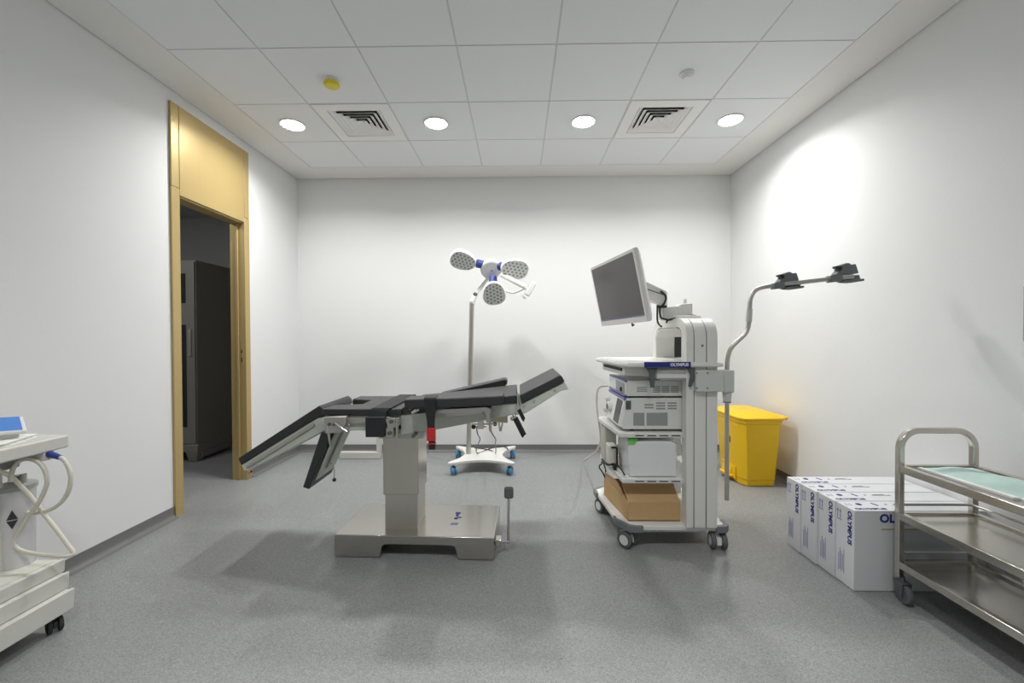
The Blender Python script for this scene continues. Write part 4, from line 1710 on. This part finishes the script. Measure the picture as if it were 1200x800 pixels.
# ------------------------------------------------------------------ cart at the left edge
t = thing('treatment_cart', 'cream medical cart with stepped drawers and looped hoses at the left edge', 'medical cart', (-2.2, 1.5, 0))
LX0, LY1_, LY0_ = -2.415, 1.825, 1.10
mb = MB()
mb.prz(rrect(LX0, -1.995, LY0_, LY1_, .02), .787, .842)
wt_ = mb.build('worktop', 'cream_plastic', t, bevel=.007, seg=3)
for z0, z1, x1 in ((.205, .292, -2.005), (.150, .246, -1.985), (.062, .175, -1.962)):
    pass
for z0, z1, x1 in ((.240, .296, -2.008), (.168, .2385, -1.990), (.078, .1665, -1.968)):
    mb = MB()
    mb.box(LX0, x1 - .012, LY0_, LY1_ - .03, z0, z1)
    mb.hull8([(x1 - .014, LY0_, z0), (x1 - .002, LY0_, z0), (x1 - .002, LY1_ - .022, z0), (x1 - .014, LY1_ - .022, z0)],
             [(x1 - .014, LY0_, z1), (x1, LY0_, z1), (x1, LY1_ - .02, z1), (x1 - .014, LY1_ - .02, z1)])
    mb.build('drawer', 'cream_plastic', t, bevel=.004)
mb = MB()
mb.box(LX0 + .02, -2.03, LY0_ + .02, LY1_ - .05, .060, .30)
mb.build('carcass', 'cream_metal', t)
for x, y, a in ((-2.02, 1.765, 2.6), (-2.36, 1.765, 2.6), (-2.02, 1.16, .5), (-2.36, 1.16, .5)):
    caster(t, x, y, .075, .030, .034, 'rubber', 'rubber', a)
mb = MB()
mb.box(-2.40, -2.15, 1.22, 1.70, .29, .79)
mb.build('back_housing', 'cream_metal', t, bevel=.006)
mb = MB()
mb.box(-2.40, -2.10, 1.50, 1.72, .73, .789)
mb.build('pump_block', 'panel_grey', t, bevel=.006)
# suction canister
cc = Vector((-2.155, 1.745, .298))
mb = MB()
mb.lathe([(.001, .001), (.052, .001), (.055, .01), (.060, .32), (.062, .325), (.062, .33), (.001, .33)], cc)
cn = mb.build('canister', 'canister', t, label='clear suction canister')
mb = MB()
mb.lathe([(.001, .33), (.066, .33), (.066, .348), (.05, .355), (.02, .36), (.02, .385), (.001, .385)], cc)
mb.cyl(cc + Vector((.035, 0, .345)), cc + Vector((.035, 0, .392)), .011)
mb.build('canister_lid', 'canister_lid', cn)
mb = MB()
q = cc + Vector((.0405, -.0535, .20))
d = Vector((.8, .6, 0))
for z0, z1, f_ in ((.205, .245, 1), (.165, .200, -1)):
    c0 = cc + Vector((.038, -.044, .01))
    nn = Vector((.62, -.785, 0))
    a = c0 - d * .016 + nn * .002
    b_ = c0 + d * .016 + nn * .002
    tip = c0 + nn * .002
    lo, hi = (z0, z1) if f_ > 0 else (z1, z0)
    P = [a + Vector((0, 0, lo)), b_ + Vector((0, 0, lo)), tip + Vector((0, 0, hi))]
    mb.hull8([p - nn * .006 for p in P], P)
mb.build('warning_mark', 'panel_dark', cn)
# hoses
YH = 1.74
mb = MB()
mb.tube([at(70, 535.5, YH), at(76, 540, YH), at(81.5, 551, YH), at(83, 562, YH), at(80, 576, YH), at(72, 588, YH), at(61, 596, YH), at(48, 600, YH), at(36, 601, YH), at(25, 598, YH), at(10, 593, YH - .02), at(-8, 585, YH - .06)], .0082)
ha = mb.build('hose', 'hose', t)
mb = MB()
mb.cyl(at(70.5, 535.8, YH), at(57, 531.5, YH), .0105, .014)
mb.build('hose_connector', 'lamp_blue', ha, label='blue hose connector')
mb = MB()
mb.cyl(at(58, 531.8, YH), at(50, 529.5, YH), .012)
mb.box(-2.08, -2.0, YH - .02, YH + .02, .752, .788)
mb.build('hose_port', 'cream_metal', ha, bevel=.003)
mb = MB()
mb.tube([at(12, 565, YH - .07), at(14, 553, YH - .06), at(19, 543, YH - .05), at(29, 538, YH - .04), at(40, 539, YH - .03), at(49, 545, YH - .03), at(54.5, 556, YH - .03), at(55, 567, YH - .03), at(50, 580, YH - .03), at(44, 591, YH - .03), at(34, 604, YH - .03), at(24, 619, YH - .03), at(17, 632, YH - .03), at(20, 642, YH - .03), at(34, 647.5, YH - .03), at(55, 650.5, YH - .03), at(74, 651.5, YH - .02), at(86, 648.5, YH), at(80, 639, YH), at(66, 620, YH), at(52, 602.5, YH), at(40, 587, YH - .01), at(27, 572, YH - .03), at(12, 558, YH - .06), at(-8, 548, YH - .12)], .0082)
mb.build('hose', 'hose', t)

# tablet and papers on top
BR = Vector((-2.045, 1.70, .888))
bd_ = Vector((-.17, .12, .07)).normalized()
ad_ = Vector((-.55, -.83, .076))
ad_ = (ad_ - bd_ * ad_.dot(bd_)).normalized()
nd = ad_.cross(bd_)
if nd.z < 0:
    nd = -nd
t2 = thing('tablet_display', 'small tilted display with a blue face on top of the left cart', 'display', BR + ad_ * .1 - Vector((0, 0, .02)))
w_, l_ = .23, .14
cor = [BR, BR + ad_ * w_, BR + ad_ * w_ + bd_ * l_, BR + bd_ * l_]
mb = MB()
mb.hull8([p - nd * .016 for p in cor], cor)
mb.build('casing', 'white_plastic', t2, bevel=.005, seg=3)
ci = [BR + ad_ * (w_ * u) + bd_ * (l_ * v) + nd * .0002 for u, v in ((.05, .05), (.97, .05), (.97, .96), (.05, .96))]
mb = MB()
mb.hull8([p - nd * .003 for p in ci], [p + nd * .001 for p in ci])
mb.build('screen', 'tablet_blue', t2, label='blue display face')
mb = MB()
f0 = [BR + ad_ * (w_ * u) + bd_ * (l_ * v) - nd * .014 for u, v in ((.08, .15), (.92, .15), (.92, .9), (.08, .9))]
mb.hull8([(p.x, p.y, .8590) for p in f0], f0)
mb.build('stand_wedge', 'cream_plastic', t2, bevel=.003)
mb = MB()
for k in range(4):
    o_ = .007 * (k % 3)
    z = .8425 + k * .0042
    q = [Vector((-2.088 - o_, 1.772 - o_, z)), Vector((-2.012 - o_, 1.60 + o_, z)), Vector((-2.05 - o_, 1.36, z)), Vector((-2.33, 1.46 - o_, z)), Vector((-2.33, 1.70, z))]
    mb.hull8(q, [p + Vector((0, 0, .003)) for p in q])
o = mb.build('papers', 'paper_white', None)
tag(o, 'loose white papers lying on top of the left cart', 'papers')

# ------------------------------------------------------------------ steel cabinet beyond the doorway
t = thing('steel_cabinet', 'tall grey metal cabinet standing in the dark room beyond the door', 'cabinet', (-3.62, 4.45, 0))
KX1, KY0, KY1, KX0 = -3.28, 4.20, 4.72, -4.30
mb = MB()
mb.box(KX0, KX1, KY0, KY1, .16, 2.06)
mb.build('body', 'cabinet_grey', t, bevel=.006)
mb = MB()
q0 = [(KX0 - .01, KY0 - .015), (KX1 + .01, KY0 - .015), (KX1 + .01, KY1 + .01), (KX0 - .01, KY1 + .01)]
mb.prz(q0, .10, .18)
for x0 in (KX0 - .01, KX1 - .12):
    for y0 in (KY0 - .015, KY1 - .10):
        mb.hull8([(x0 + .03, y0 + .01, 0), (x0 + .11, y0 + .01, 0), (x0 + .11, y0 + .09, 0), (x0 + .03, y0 + .09, 0)], [(x0, y0, .105), (x0 + .13, y0, .105), (x0 + .13, y0 + .11, .105), (x0, y0 + .11, .105)])
mb.box(KX1 - .02, KX1 + .012, KY0 + .05, KY1 - .05, .03, .10)
mb.build('plinth', 'cabinet_grey', t, bevel=.006)
xm = (KX0 + KX1) / 2
for x0, x1 in ((KX0 + .01, xm - .003), (xm + .003, KX1 - .004)):
    mb = MB()
    mb.box(x0, x1, KY0 - .02, KY0 + .001, .19, 2.04)
    dr = mb.build('door', 'cabinet_grey', t, bevel=.003)
    mb = MB()
    mb.box(x0 + .05, x1 - .085, KY0 - .024, KY0 - .018, .36, 1.40).box(x0 + .05, x1 - .085, KY0 - .024, KY0 - .018, 1.62, 1.92)
    mb.build('glass', 'cabinet_glass', dr)
    mb = MB()
    mb.box(x1 - .065, x1 - .03, KY0 - .034, KY0 - .018, 1.08, 1.36)
    hn = mb.build('handle', 'steel_satin', dr, bevel=.004)

# ------------------------------------------------------------------ world and colour
w = bpy.data.worlds.new('world')
SC.world = w
w.use_nodes = True
w.node_tree.nodes['Background'].inputs[0].default_value = (1, 1, 1, 1)
w.node_tree.nodes['Background'].inputs[1].default_value = 0
SC.view_settings.view_transform = 'Standard'
SC.view_settings.look = 'None'
SC.view_settings.gamma = 1
SC.view_settings.use_curve_mapping = False
SC.view_settings.exposure = 0.15
SC.cycles.max_bounces = 12
SC.cycles.diffuse_bounces = 8
SC.cycles.sample_clamp_indirect = 6
SC.cycles.caustics_reflective = False
SC.cycles.caustics_refractive = False
SC.cycles.use_denoising = True
